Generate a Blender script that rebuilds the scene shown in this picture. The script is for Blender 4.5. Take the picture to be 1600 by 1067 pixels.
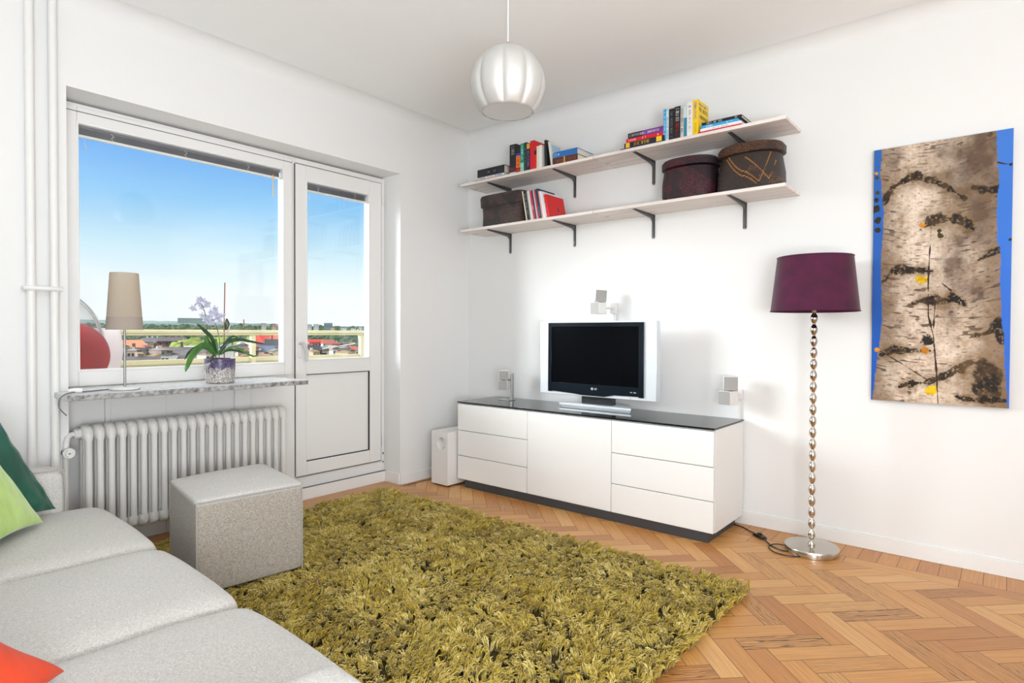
import bpy, bmesh, math, random
import numpy as np
from mathutils import Vector, Matrix, noise as mnoise

for o in list(bpy.data.objects): bpy.data.objects.remove(o)
SC = bpy.context.scene
COL = SC.collection
PI = math.pi
R = math.radians

# ------------------------------------------------------------------ camera
cam_data = bpy.data.cameras.new('camera')
cam_data.sensor_fit = 'HORIZONTAL'; cam_data.sensor_width = 36.0
cam_data.lens = 939.1 / 1600 * 36
cam_data.clip_start = 0.02; cam_data.clip_end = 20000
cam = bpy.data.objects.new('camera', cam_data); COL.objects.link(cam)
CAM = Vector((3.36, -3.52, 1.10))
yaw, pit, rol = 0.68955, 0.0157033, 0.00381
Fw = Vector((-math.sin(yaw)*math.cos(pit), math.cos(yaw)*math.cos(pit), -math.sin(pit)))
Rt = Vector((math.cos(yaw), math.sin(yaw), 0)); Up = Rt.cross(Fw)
Rt, Up = math.cos(rol)*Rt + math.sin(rol)*Up, math.cos(rol)*Up - math.sin(rol)*Rt
M = Matrix((Rt, Up, -Fw)).transposed().to_4x4(); M.translation = CAM
cam.matrix_world = M
SC.camera = cam

# ------------------------------------------------------------------ exposure
SC.view_settings.view_transform = 'Standard'
SC.view_settings.look = 'None'
SC.view_settings.exposure = 0.25
SC.view_settings.gamma = 1.0
SC.view_settings.use_curve_mapping = False

# ------------------------------------------------------------------ sky
world = bpy.data.worlds.new('sky'); SC.world = world; world.use_nodes = True
wn, wl = world.node_tree.nodes, world.node_tree.links
wn.clear()
w_out = wn.new('ShaderNodeOutputWorld'); w_bg = wn.new('ShaderNodeBackground')
w_tc = wn.new('ShaderNodeTexCoord'); w_sep = wn.new('ShaderNodeSeparateXYZ')
w_ramp = wn.new('ShaderNodeValToRGB')
wl.new(w_tc.outputs['Generated'], w_sep.inputs[0]); wl.new(w_sep.outputs['Z'], w_ramp.inputs[0])
cr = w_ramp.color_ramp
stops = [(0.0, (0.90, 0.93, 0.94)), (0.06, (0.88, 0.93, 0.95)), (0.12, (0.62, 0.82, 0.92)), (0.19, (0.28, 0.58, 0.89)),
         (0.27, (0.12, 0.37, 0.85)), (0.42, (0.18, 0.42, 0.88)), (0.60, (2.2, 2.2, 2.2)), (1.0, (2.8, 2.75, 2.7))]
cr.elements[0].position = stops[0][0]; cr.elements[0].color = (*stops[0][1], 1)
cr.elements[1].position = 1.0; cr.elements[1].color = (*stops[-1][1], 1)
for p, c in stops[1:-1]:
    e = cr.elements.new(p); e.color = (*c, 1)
w_map = wn.new('ShaderNodeMapping'); w_map.inputs['Scale'].default_value = (3.0, 3.0, 16.0)
w_no = wn.new('ShaderNodeTexNoise'); w_no.inputs['Scale'].default_value = 2.2; w_no.inputs['Detail'].default_value = 6
w_cr = wn.new('ShaderNodeValToRGB'); w_cr.color_ramp.elements[0].position = 0.50; w_cr.color_ramp.elements[1].position = 0.78
w_low = wn.new('ShaderNodeMapRange'); w_low.inputs['From Min'].default_value = 0.02; w_low.inputs['From Max'].default_value = 0.17
w_low.inputs['To Min'].default_value = 0.75; w_low.inputs['To Max'].default_value = 0.0
w_mul = wn.new('ShaderNodeMath'); w_mul.operation = 'MULTIPLY'
w_mix = wn.new('ShaderNodeMix'); w_mix.data_type = 'RGBA'
wl.new(w_tc.outputs['Generated'], w_map.inputs[0]); wl.new(w_map.outputs[0], w_no.inputs['Vector'])
wl.new(w_no.outputs['Fac'], w_cr.inputs[0]); wl.new(w_sep.outputs['Z'], w_low.inputs['Value'])
wl.new(w_cr.outputs[0], w_mul.inputs[0]); wl.new(w_low.outputs[0], w_mul.inputs[1])
wl.new(w_mul.outputs[0], w_mix.inputs['Factor']); wl.new(w_ramp.outputs[0], w_mix.inputs['A'])
w_mix.inputs['B'].default_value = (0.97, 0.97, 0.97, 1)
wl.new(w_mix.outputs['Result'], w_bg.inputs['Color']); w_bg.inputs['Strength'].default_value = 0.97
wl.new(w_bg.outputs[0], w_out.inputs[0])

# ------------------------------------------------------------------ lights
def aim(o, d):
    o.rotation_euler = Vector(d).to_track_quat('-Z', 'Y').to_euler()
sun_d = bpy.data.lights.new('hazy_sun', 'SUN'); sun_d.energy = 6.0; sun_d.angle = R(32); sun_d.color = (0.98, 0.99, 1.0)
sun = bpy.data.objects.new('hazy_sun', sun_d); COL.objects.link(sun); aim(sun, (0.66, 0.56, -0.20))
def area(name, loc, d, sx, sy, e, col=(1, 1, 1)):
    l = bpy.data.lights.new(name, 'AREA'); l.shape = 'RECTANGLE'; l.size = sx; l.size_y = sy; l.energy = e; l.color = col
    o = bpy.data.objects.new(name, l); COL.objects.link(o); o.location = loc; aim(o, d); return o
area('rear_fill_light', (5.40, -3.1, 1.45), (-1, -0.1, 0.15), 1.8, 1.6, 20, (0.95, 0.98, 1.0))  # added fill before the closed rear wall, brightens the room; no window there
area('upward_fill_light', (4.25, -3.85, 0.95), (-1.0, 0.42, 1.10), 1.1, 1.1, 92, (0.895, 0.955, 1.0))  # added fill behind the camera, tilted up to brighten ceiling and far corner

# ------------------------------------------------------------------ materials
def new_mat(name):
    m = bpy.data.materials.new(name); m.use_nodes = True
    return m, m.node_tree.nodes, m.node_tree.links, m.node_tree.nodes['Principled BSDF']
def srgb(r, g, b):
    f = lambda c: (c/255/12.92) if c/255 <= 0.04045 else ((c/255+0.055)/1.055)**2.4
    return (f(r), f(g), f(b), 1)
def pm(name, col, rough=0.5, metal=0.0, bump=None, var=None, sheen=0, coat=0, spec=None, stretch=None, alpha=None):
    """principled material; bump=(scale,strength,dist) ; var=(scale, amount)"""
    m, n, l, b = new_mat(name)
    b.inputs['Base Color'].default_value = col; b.inputs['Roughness'].default_value = rough; b.inputs['Metallic'].default_value = metal
    if sheen: b.inputs['Sheen Weight'].default_value = sheen; b.inputs['Sheen Roughness'].default_value = 0.4
    if coat: b.inputs['Coat Weight'].default_value = coat; b.inputs['Coat Roughness'].default_value = 0.08
    if spec is not None: b.inputs['Specular IOR Level'].default_value = spec
    tc = n.new('ShaderNodeTexCoord'); src = tc.outputs['Object']
    if stretch:
        mp = n.new('ShaderNodeMapping'); mp.inputs['Scale'].default_value = stretch; l.new(src, mp.inputs[0]); src = mp.outputs[0]
    if var:
        no = n.new('ShaderNodeTexNoise'); no.inputs['Scale'].default_value = var[0]; no.inputs['Detail'].default_value = 5
        l.new(src, no.inputs['Vector'])
        mx = n.new('ShaderNodeMix'); mx.data_type = 'RGBA'
        mr = n.new('ShaderNodeMapRange'); mr.inputs['From Min'].default_value = 0.3; mr.inputs['From Max'].default_value = 0.7
        l.new(no.outputs['Fac'], mr.inputs['Value']); l.new(mr.outputs[0], mx.inputs['Factor'])
        a = var[1]
        mx.inputs['A'].default_value = (*[max(0, c*(1-a)) for c in col[:3]], 1)
        mx.inputs['B'].default_value = (*(var[2] if len(var) > 2 else [min(1, c*(1+a)) for c in col[:3]]), 1)
        l.new(mx.outputs['Result'], b.inputs['Base Color'])
    if bump:
        no = n.new('ShaderNodeTexNoise'); no.inputs['Scale'].default_value = bump[0]; no.inputs['Detail'].default_value = 4
        l.new(src, no.inputs['Vector'])
        bp = n.new('ShaderNodeBump'); bp.inputs['Strength'].default_value = bump[1]; bp.inputs['Distance'].default_value = bump[2]
        l.new(no.outputs['Fac'], bp.inputs['Height']); l.new(bp.outputs[0], b.inputs['Normal'])
    return m
WALL = pm('white_plaster', (0.84, 0.835, 0.825, 1), 0.75, bump=(7, 0.12, 0.01))
CEIL = pm('ceiling_paint', (0.95, 0.95, 0.94, 1), 0.8)
TRIM = pm('white_gloss_paint', (0.86, 0.85, 0.835, 1), 0.35)
LAC = pm('white_lacquer', (0.86, 0.85, 0.83, 1), 0.28)
LACD = pm('white_drawer_lacquer', (0.88, 0.87, 0.85, 1), 0.3)
GAP = pm('dark_gap', (0.06, 0.06, 0.06, 1), 0.6)
GASK = pm('dark_rubber_gasket', (0.02, 0.02, 0.022, 1), 0.5)
CHROME = pm('brushed_steel', (0.62, 0.59, 0.55, 1), 0.24, 1.0)
STEEL = pm('satin_steel', (0.55, 0.54, 0.52, 1), 0.35, 1.0)
BRACK = pm('grey_steel_bracket', (0.16, 0.16, 0.16, 1), 0.38, 0.8)
BLACK = pm('black_plastic', (0.012, 0.012, 0.013, 1), 0.35)
RAD = pm('radiator_enamel', (0.76, 0.74, 0.71, 1), 0.4)
PIPE = pm('painted_pipe', (0.84, 0.83, 0.81, 1), 0.45)
MARB = pm('polished_grey_marble', (0.66, 0.66, 0.65, 1), 0.25, var=(30, 0.12, (0.78, 0.77, 0.76)))
MARBE = pm('raw_marble_edge', (0.26, 0.255, 0.25, 1), 0.6, var=(45, 0.5, (0.55, 0.54, 0.53)), bump=(90, 0.5, 0.004))
WHITEP = pm('white_plastic', (0.83, 0.82, 0.80, 1), 0.35)
SPK = pm('white_speaker_plastic', (0.80, 0.78, 0.76, 1), 0.4)
SPKG = pm('pale_grey_speaker_grille', (0.36, 0.345, 0.33, 1), 0.6, bump=(500, 0.3, 0.001))
SILV = pm('silver_plastic', (0.74, 0.78, 0.82, 1), 0.3, 0.25)
PAPER = pm('book_paper', (0.72, 0.68, 0.60, 1), 0.8, bump=(300, 0.2, 0.001), stretch=(1, 1, 12))

def thin_glass(name, tint=(1, 1, 1, 1), refl=0.05):
    m = bpy.data.materials.new(name); m.use_nodes = True; n, l = m.node_tree.nodes, m.node_tree.links; n.clear()
    o = n.new('ShaderNodeOutputMaterial'); t = n.new('ShaderNodeBsdfTransparent'); g = n.new('ShaderNodeBsdfGlossy'); x = n.new('ShaderNodeMixShader')
    lw = n.new('ShaderNodeLayerWeight'); lw.inputs['Blend'].default_value = 0.5
    pw = n.new('ShaderNodeMath'); pw.operation = 'POWER'; pw.inputs[1].default_value = 4.0; l.new(lw.outputs['Facing'], pw.inputs[0])
    f = n.new('ShaderNodeMath'); f.operation = 'MULTIPLY_ADD'; f.inputs[1].default_value = 0.55; f.inputs[2].default_value = refl*0.5; l.new(pw.outputs[0], f.inputs[0])
    t.inputs['Color'].default_value = tint; g.inputs['Roughness'].default_value = 0.02
    l.new(f.outputs[0], x.inputs[0]); l.new(t.outputs[0], x.inputs[1]); l.new(g.outputs[0], x.inputs[2]); l.new(x.outputs[0], o.inputs[0])
    return m
GLASS = thin_glass('window_glass', (0.985, 0.995, 0.995, 1))
ACRYL = thin_glass('clear_acrylic', (0.93, 0.93, 0.93, 1), 0.2)
def frosted(name, col, op):
    m = bpy.data.materials.new(name); m.use_nodes = True; n, l = m.node_tree.nodes, m.node_tree.links; n.clear()
    o = n.new('ShaderNodeOutputMaterial'); t = n.new('ShaderNodeBsdfTransparent'); x = n.new('ShaderNodeMixShader')
    d = n.new('ShaderNodeBsdfDiffuse'); d.inputs[0].default_value = col; tr = n.new('ShaderNodeBsdfTranslucent'); tr.inputs[0].default_value = col
    y = n.new('ShaderNodeMixShader'); y.inputs[0].default_value = 0.5
    l.new(d.outputs[0], y.inputs[1]); l.new(tr.outputs[0], y.inputs[2])
    x.inputs[0].default_value = op
    l.new(t.outputs[0], x.inputs[1]); l.new(y.outputs[0], x.inputs[2]); l.new(x.outputs[0], o.inputs[0])
    return m
FROST = frosted('frosted_plastic', (0.82, 0.76, 0.75, 1), 0.8)

def translucent_cloth(name, col, mix=0.45, bumpscale=400):
    m, n, l, b = new_mat(name)
    b.inputs['Base Color'].default_value = col; b.inputs['Roughness'].default_value = 0.9
    t = n.new('ShaderNodeBsdfTranslucent'); t.inputs[0].default_value = col
    x = n.new('ShaderNodeMixShader'); x.inputs[0].default_value = mix
    o = n['Material Output']
    l.new(b.outputs[0], x.inputs[1]); l.new(t.outputs[0], x.inputs[2]); l.new(x.outputs[0], o.inputs[0])
    no = n.new('ShaderNodeTexNoise'); no.inputs['Scale'].default_value = bumpscale
    bp = n.new('ShaderNodeBump'); bp.inputs['Strength'].default_value = 0.15; bp.inputs['Distance'].default_value = 0.001
    l.new(no.outputs['Fac'], bp.inputs['Height']); l.new(bp.outputs[0], b.inputs['Normal'])
    return m

# ------------------------------------------------------------------ mesh building
class MB:
    def __init__(s): s.v = []; s.f = []; s.mi = []; s.uv = {}
    def add(s, vs, fs, mi=0):
        o = len(s.v); s.v += [tuple(p) for p in vs]
        for f in fs: s.f.append(tuple(i+o for i in f)); s.mi.append(mi)
        return s
    def box(s, x0, x1, y0, y1, z0, z1, mi=0, mat=None):
        vs = [Vector(p) for p in ((x0,y0,z0),(x1,y0,z0),(x1,y1,z0),(x0,y1,z0),(x0,y0,z1),(x1,y0,z1),(x1,y1,z1),(x0,y1,z1))]
        if mat is not None: vs = [mat @ p for p in vs]
        return s.add(vs, [(0,3,2,1),(4,5,6,7),(0,1,5,4),(1,2,6,5),(2,3,7,6),(3,0,4,7)], mi)
    def prism(s, poly, a, b, axis='y', mi=0):
        """poly of 2-D points extruded from a to b along axis. axis y: poly=(x,z); x: (y,z); z: (x,y)"""
        def P(p, t): return {'y': (p[0], t, p[1]), 'x': (t, p[0], p[1]), 'z': (p[0], p[1], t)}[axis]
        n = len(poly); vs = [P(p, a) for p in poly] + [P(p, b) for p in poly]
        fs = [tuple(range(n))[::-1], tuple(range(n, 2*n))] + [(i, (i+1) % n, n+(i+1) % n, n+i) for i in range(n)]
        return s.add(vs, fs, mi)
    def lathe(s, prof, c=(0,0,0), n=24, mi=0, sx=1, sy=1, rf=None, cap0=True, cap1=True, axis='z'):
        vs = []; fs = []
        for k, (r, z) in enumerate(prof):
            for i in range(n):
                a = 2*PI*i/n; rr = r*(rf(a, z) if rf else 1)
                p = (rr*math.cos(a)*sx, rr*math.sin(a)*sy, z)
                if axis == 'x': p = (p[2], p[0], p[1])
                if axis == 'y': p = (p[0], p[2], p[1])
                vs.append((c[0]+p[0], c[1]+p[1], c[2]+p[2]))
        for k in range(len(prof)-1):
            for i in range(n):
                j = (i+1) % n; fs.append((k*n+i, k*n+j, (k+1)*n+j, (k+1)*n+i))
        if cap0: fs.append(tuple(range(n))[::-1])
        if cap1: fs.append(tuple(range((len(prof)-1)*n, len(prof)*n)))
        return s.add(vs, fs, mi)
    def tube(s, pts, r, n=8, mi=0, closed=False):
        pts = [Vector(p) for p in pts]; m = len(pts); rs = r if isinstance(r, (list, tuple)) else [r]*m
        vs = []; fs = []; prev = None
        for k, p in enumerate(pts):
            a = pts[(k-1) % m] if (closed or k > 0) else p; b = pts[(k+1) % m] if (closed or k < m-1) else p
            t = (b-a).normalized()
            if prev is None:
                u = t.orthogonal().normalized()
            else:
                u = (prev - prev.dot(t)*t)
                u = u.normalized() if u.length > 1e-6 else t.orthogonal().normalized()
            prev = u; w = t.cross(u)
            for i in range(n):
                an = 2*PI*i/n; vs.append(p + rs[k]*(math.cos(an)*u + math.sin(an)*w))
        for k in range(m-1 if not closed else m):
            for i in range(n):
                j = (i+1) % n; k2 = (k+1) % m
                fs.append((k*n+i, k*n+j, k2*n+j, k2*n+i))
        if not closed: fs += [tuple(range(n))[::-1], tuple(range((m-1)*n, m*n))]
        return s.add(vs, fs, mi)
    def sphere(s, c, r, seg=12, rings=8, mi=0, sc=(1,1,1)):
        prof = [(r*math.sin(PI*k/rings), -r*math.cos(PI*k/rings)) for k in range(1, rings)]
        vs = []; fs = []
        for (q, z) in prof:
            for i in range(seg):
                a = 2*PI*i/seg; vs.append((c[0]+q*math.cos(a)*sc[0], c[1]+q*math.sin(a)*sc[1], c[2]+z*sc[2]))
        for k in range(len(prof)-1):
            for i in range(seg):
                j = (i+1) % seg; fs.append((k*seg+i, k*seg+j, (k+1)*seg+j, (k+1)*seg+i))
        vs.append((c[0], c[1], c[2]-r*sc[2])); vs.append((c[0], c[1], c[2]+r*sc[2])); b = len(vs)-2; t = len(vs)-1; L = (len(prof)-1)*seg
        for i in range(seg):
            j = (i+1) % seg; fs.append((j, i, b)); fs.append((L+i, L+j, t))
        return s.add(vs, fs, mi)
    def build(s, name, mats, parent=None, loc=None, bevel=0, seg=2, sharp=32, sub=0, tri=False, label=None):
        mats = mats if isinstance(mats, (list, tuple)) else [mats]
        if parent is not None: org = root_loc(parent)
        else: org = Vector(loc) if loc is not None else Vector((0, 0, 0))
        me = bpy.data.meshes.new(name)
        me.from_pydata([(x-org.x, y-org.y, z-org.z) for x, y, z in s.v], [], s.f)
        for m in mats: me.materials.append(m)
        if len(mats) > 1: me.polygons.foreach_set('material_index', s.mi)
        bm = bmesh.new(); bm.from_mesh(me); bmesh.ops.recalc_face_normals(bm, faces=bm.faces); bm.to_mesh(me); bm.free()
        me.polygons.foreach_set('use_smooth', [True]*len(me.polygons))
        try: me.set_sharp_from_angle(angle=R(sharp))
        except Exception: pass
        o = bpy.data.objects.new(name, me); COL.objects.link(o)
        if parent is not None: o.parent = parent
        else: o.location = org
        if bevel:
            b = o.modifiers.new('bevel', 'BEVEL'); b.width = bevel; b.segments = seg; b.limit_method = 'ANGLE'; b.angle_limit = R(40)
            b.harden_normals = False
        if sub:
            q = o.modifiers.new('sub', 'SUBSURF'); q.levels = sub; q.render_levels = sub
        if label: o['label'] = label
        return o
LOCS = {}
def root_loc(o):
    while o.parent is not None: o = o.parent
    return o.location.copy()
def empty(name, loc, label, cat, group=None):
    o = bpy.data.objects.new(name, None); COL.objects.link(o); o.location = loc; o.empty_display_size = 0.05
    return tag(o, label, cat, group)
def tag(o, label, cat, group=None, kind=None):
    if label: o['label'] = label
    if cat: o['category'] = cat
    if group: o['group'] = group
    if kind: o['kind'] = kind
    return o
def struct(o): o['kind'] = 'structure'; return o
def text_part(name, body, size, M4, mat, parent, ext=0.0003, align='CENTER'):
    c = bpy.data.curves.new(name, 'FONT'); c.body = body; c.size = size; c.align_x = align; c.align_y = 'CENTER'; c.extrude = ext
    t = bpy.data.objects.new(name, c); COL.objects.link(t)
    dg = bpy.context.evaluated_depsgraph_get(); me = bpy.data.meshes.new_from_object(t.evaluated_get(dg))
    bpy.data.objects.remove(t); bpy.data.curves.remove(c)
    me.name = name
    me.transform(Matrix.Translation(-root_loc(parent)) @ M4); me.materials.clear(); me.materials.append(mat)
    o = bpy.data.objects.new(name, me); COL.objects.link(o); o.parent = parent
    return o

# ================================================================== ROOM SHELL
CZ = 2.67; XE = 5.5; YB = -4.25
# parquet floor: herringbone planks, a strip and a border of blocks along the shelf wall
def make_floor():
    bm = bmesh.new(); W, L = 0.08, 0.32; g = 0.0009; s2 = math.sqrt(0.5)
    u0, v0 = 2.641-L, 1.6935-W
    rects = []
    lay = bm.loops.layers.uv.new('grain'); rnd = random.Random(5)
    cl = bm.faces.layers.float.new('plank'); fl = bm.faces.layers.float.new('figure')
    def quad(cs, uvs, val, fig):
        f = bm.faces.new([bm.verts.new((x, y, 0.0)) for x, y in cs]); f[cl] = val; f[fl] = fig
        for lp, uv in zip(f.loops, uvs): lp[lay].uv = uv
    def fromuv(u, v): return ((u+v)*s2, (v-u)*s2)
    def plank(u, v, w, h, along):
        cx, cy = fromuv(u+w/2, v+h/2)
        if not (-0.6 < cx < XE+0.3 and YB-0.3 < cy < 0.0): return
        cs = [fromuv(a, b) for a, b in ((u+g, v+g), (u+w-g, v+g), (u+w-g, v+h-g), (u+g, v+h-g))]
        ou, ov = rnd.random()*50, rnd.random()*50; val = rnd.random(); fig = rnd.random()
        # the strongly figured planks seen in front of the lamp
        for px, py in ((2.80, -1.27), (2.93, -1.29), (2.95, -0.86), (3.02, -0.82), (2.99, -1.42)):
            if math.hypot(cx-px, cy-py) < 0.055: fig = 1.0; val = 0.45
        if along == 'u': uvs = [(ou, ov), (ou+w, ov), (ou+w, ov+h), (ou, ov+h)]
        else: uvs = [(ou, ov), (ou, ov+w), (ou+h, ov+w), (ou+h, ov)]
        quad(cs, uvs, val, fig)
    for k in range(-90, 110):
        for j in range(-14, 15):
            a, b = u0 + k*W + j*L, v0 + k*W - j*L
            plank(a, b, L, W, 'u'); plank(a, b+W, W, L, 'v')
    # cut the field along the walls
    for co, no in (((0, -0.285, 0), (0, 1, 0)), ((0.04, 0, 0), (-1, 0, 0)), ((XE, 0, 0), (1, 0, 0)), ((0, YB, 0), (0, -1, 0))):
        bmesh.ops.bisect_plane(bm, geom=bm.verts[:]+bm.edges[:]+bm.faces[:], plane_co=co, plane_no=no, clear_outer=True)
    def strip(x0, x1, y0, y1, vert):
        ou, ov = rnd.random()*50, rnd.random()*50; w, h = x1-x0, y1-y0
        cs = [(x0+g, y0+g), (x1-g, y0+g), (x1-g, y1-g), (x0+g, y1-g)]
        uvs = [(ou, ov), (ou, ov+w), (ou+h, ov+w), (ou+h, ov)] if vert else [(ou, ov), (ou+w, ov), (ou+w, ov+h), (ou, ov+h)]
        quad(cs, uvs, 0.1+0.4*rnd.random() if vert else rnd.random(), rnd.random()*0.7)
    x = 0.07
    while x < XE: strip(x, x+0.0805, -0.195, -0.002, True); x += 0.0805
    x = 0.058
    while x < XE: strip(x, x+0.45, -0.285, -0.195, False); x += 0.45
    y = YB
    while y < -0.72: strip(-0.18, 0.04, y, y+0.45 if y+0.45 < -0.72 else -0.70, True); y += 0.45
    strip(-0.02, 0.058, -0.70, -0.002, True)
    me = bpy.data.meshes.new('floor'); bm.to_mesh(me); bm.free()
    # one dark sub-floor sheet just below fills the joints
    o = bpy.data.objects.new('floor', me); COL.objects.link(o); struct(o)
    m, n, l, b = new_mat('oak_parquet')
    uv = n.new('ShaderNodeUVMap'); uv.uv_map = 'grain'
    at = n.new('ShaderNodeAttribute'); at.attribute_name = 'plank'; af = n.new('ShaderNodeAttribute'); af.attribute_name = 'figure'
    ramp = n.new('ShaderNodeValToRGB'); e = ramp.color_ramp.elements
    e[0].color = srgb(182, 118, 60); e[1].color = srgb(220, 168, 104)
    e2 = ramp.color_ramp.elements.new(0.35); e2.color = srgb(202, 141, 77)
    e3 = ramp.color_ramp.elements.new(0.7); e3.color = srgb(211, 153, 88)
    l.new(at.outputs['Fac'], ramp.inputs[0])
    mp = n.new('ShaderNodeMapping'); mp.inputs['Scale'].default_value = (2.2, 55, 1); l.new(uv.outputs[0], mp.inputs[0])
    no = n.new('ShaderNodeTexNoise'); no.inputs['Scale'].default_value = 2.0; no.inputs['Detail'].default_value = 6; no.inputs['Roughness'].default_value = 0.7
    l.new(mp.outputs[0], no.inputs['Vector'])
    mr = n.new('ShaderNodeMapRange'); mr.inputs['From Min'].default_value = 0.35; mr.inputs['From Max'].default_value = 0.7
    mr.inputs['To Min'].default_value = 0.80; mr.inputs['To Max'].default_value = 1.12; l.new(no.outputs['Fac'], mr.inputs['Value'])
    mp2 = n.new('ShaderNodeMapping'); mp2.inputs['Scale'].default_value = (5, 28, 1); l.new(uv.outputs[0], mp2.inputs[0])
    wv = n.new('ShaderNodeTexWave'); wv.bands_direction = 'Y'; wv.inputs['Scale'].default_value = 1.2; wv.inputs['Distortion'].default_value = 13
    wv.inputs['Detail'].default_value = 2.5; wv.inputs['Detail Scale'].default_value = 1.1; l.new(mp2.outputs[0], wv.inputs['Vector'])
    wr = n.new('ShaderNodeMapRange'); wr.inputs['From Min'].default_value = 0.0; wr.inputs['From Max'].default_value = 0.45
    wr.inputs['To Min'].default_value = 0.22; wr.inputs['To Max'].default_value = 1.0; l.new(wv.outputs['Fac'], wr.inputs['Value'])
    fr = n.new('ShaderNodeMapRange'); fr.inputs['From Min'].default_value = 0.72; fr.inputs['From Max'].default_value = 0.97; l.new(af.outputs['Fac'], fr.inputs['Value'])
    fm = n.new('ShaderNodeMix'); fm.data_type = 'FLOAT'; l.new(fr.outputs[0], fm.inputs['Factor']); fm.inputs['A'].default_value = 1.0; l.new(wr.outputs[0], fm.inputs['B'])
    k = n.new('ShaderNodeMath'); k.operation = 'MULTIPLY'; l.new(mr.outputs[0], k.inputs[0]); l.new(fm.outputs[0], k.inputs[1])
    mx = n.new('ShaderNodeVectorMath'); mx.operation = 'SCALE'; l.new(ramp.outputs[0], mx.inputs[0]); l.new(k.outputs[0], mx.inputs['Scale'])
    l.new(mx.outputs[0], b.inputs['Base Color'])
    b.inputs['Roughness'].default_value = 0.33; b.inputs['Specular IOR Level'].default_value = 0.45
    bp = n.new('ShaderNodeBump'); bp.inputs['Strength'].default_value = 0.12; bp.inputs['Distance'].default_value = 0.002
    l.new(no.outputs['Fac'], bp.inputs['Height']); l.new(bp.outputs[0], b.inputs['Normal'])
    me.materials.append(m)
    return o
make_floor()
struct(MB().box(-0.5, XE+0.2, YB-0.2, 0.3, -0.12, -0.0012).build('floor_base', pm('sub_floor', srgb(84, 46, 22), 0.8)))

NY0, NY1, NZ, NX = -2.68, -0.705, 2.227, -0.17      # window niche
# window wall with the niche cut out
wl_ = MB()
wl_.box(-0.42, 0, YB, NY0, 0, CZ+0.02); wl_.box(-0.42, 0, NY1, 0.3, 0, CZ+0.02); wl_.box(-0.42, 0, NY0, NY1, NZ, CZ+0.02)
struct(wl_.build('wall_left', WALL))
struct(MB().box(-0.42, XE+0.2, 0, 0.3, 0, CZ+0.02).build('wall_back', WALL))
# plain closed wall on the camera side, and the wall behind the sofa
struct(MB().box(XE, XE+0.2, YB, 0.0, 0, CZ+0.02).build('wall_right', WALL))
struct(MB().box(-0.42, XE+0.2, YB-0.2, YB, 0, CZ+0.02).build('wall_front', WALL))
struct(MB().box(-0.42, XE+0.2, YB-0.2, 0.3, CZ, CZ+0.15).build('ceiling', CEIL))
def cove(name, axis):
    r = 0.085; pts = [(0, -r)] + [(r-r*math.cos(a), -r+r*math.sin(a)) for a in [PI/2*i/10 for i in range(1, 11)]] + [(0, 0)]
    m = MB()
    if axis == 'y': m.prism([(p[0], CZ+p[1]) for p in pts], YB, 0.0, 'y')
    else: m.prism([(-p[0], CZ+p[1]) for p in pts], 0.0, XE, 'x')
    struct(m.build(name, WALL, sharp=50))
cove('trim_1', 'y'); cove('trim_2', 'x')
# panelled wall under the window
up = MB().box(-0.30, NX-0.004, NY0, -1.43, 0, 0.80)
ys = [NY0, -2.46, -2.20, -1.95, -1.72, -1.44]
for a, b in zip(ys, ys[1:]): up.box(NX-0.006, NX, a+0.003, b-0.003, 0.0, 0.80)
struct(up.build('wall_panel', TRIM, bevel=0.0015))
# skirting
def skirt(name, segs):
    m = MB()
    for x0, x1, y0, y1 in segs:
        m.box(x0, x1, y0, y1, 0.0, 0.068)
        dx = 0.005 if abs(x1-x0) < 0.05 else 0; dy = 0.005 if abs(y1-y0) < 0.05 else 0
        m.box(x0, x1-dx, y0+dy, y1, 0.068, 0.078)
    struct(m.build(name, TRIM, bevel=0.002))
skirt('baseboard_back', [(0.0, XE, -0.013, 0.0)])
skirt('baseboard_left', [(0.0, 0.013, NY1-0.0, -0.013), (0.0, 0.013, YB, NY0)])
nb = MB().box(NX, NX+0.013, -1.44, NY1, 0.0, 0.078)
nb.box(NX, 0.0, NY1-0.013, NY1, 0, 0.078)
struct(nb.build('baseboard_niche', TRIM, bevel=0.002))

# ---- window_1 : frame + sash + panes
w1 = empty('window_1', (NX, -2.05, 0.83), None, None); struct(w1)
def frame_rect(m, y0, y1, z0, z1, w, x0, x1, wb=None, wt=None, wl=None, wr=None):
    wb = wb or w; wt = wt or w; wl = wl or w; wr = wr or w
    m.box(x0, x1, y0, y0+wl, z0, z1); m.box(x0, x1, y1-wr, y1, z0, z1)
    m.box(x0, x1, y0+wl, y1-wr, z0, z0+wb); m.box(x0, x1, y0+wl, y1-wr, z1-wt, z1)
m = MB(); frame_rect(m, NY0, -1.44, 0.80, NZ-0.012, 0.03, -0.30, NX-0.012, wb=0.03, wt=0.03); m.build('window_frame', TRIM, w1, bevel=0.002)
m = MB(); frame_rect(m, NY0+0.022, -1.447, 0.822, NZ-0.03, 0.06, -0.228, NX, wb=0.075, wt=0.075, wl=0.063, wr=0.055); m.build('sash', TRIM, w1, bevel=0.004)
m = MB(); frame_rect(m, -2.600, -1.498, 0.893, 2.127, 0.012, -0.226, NX+0.002); m.build('glazing_bead', TRIM, w1, bevel=0.003)
MB().box(-0.196, -0.193, -2.59, -1.508, 0.903, 2.117).build('pane', GLASS, w1)
MB().box(-0.225, -0.222, -2.59, -1.508, 0.903, 2.117).build('pane', GLASS, w1)
m = MB(); m.box(NX-0.002, NX+0.0015, NY0+0.022, -1.447, 2.172, 2.175); m.build('seam_line', GASK, w1)
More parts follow.
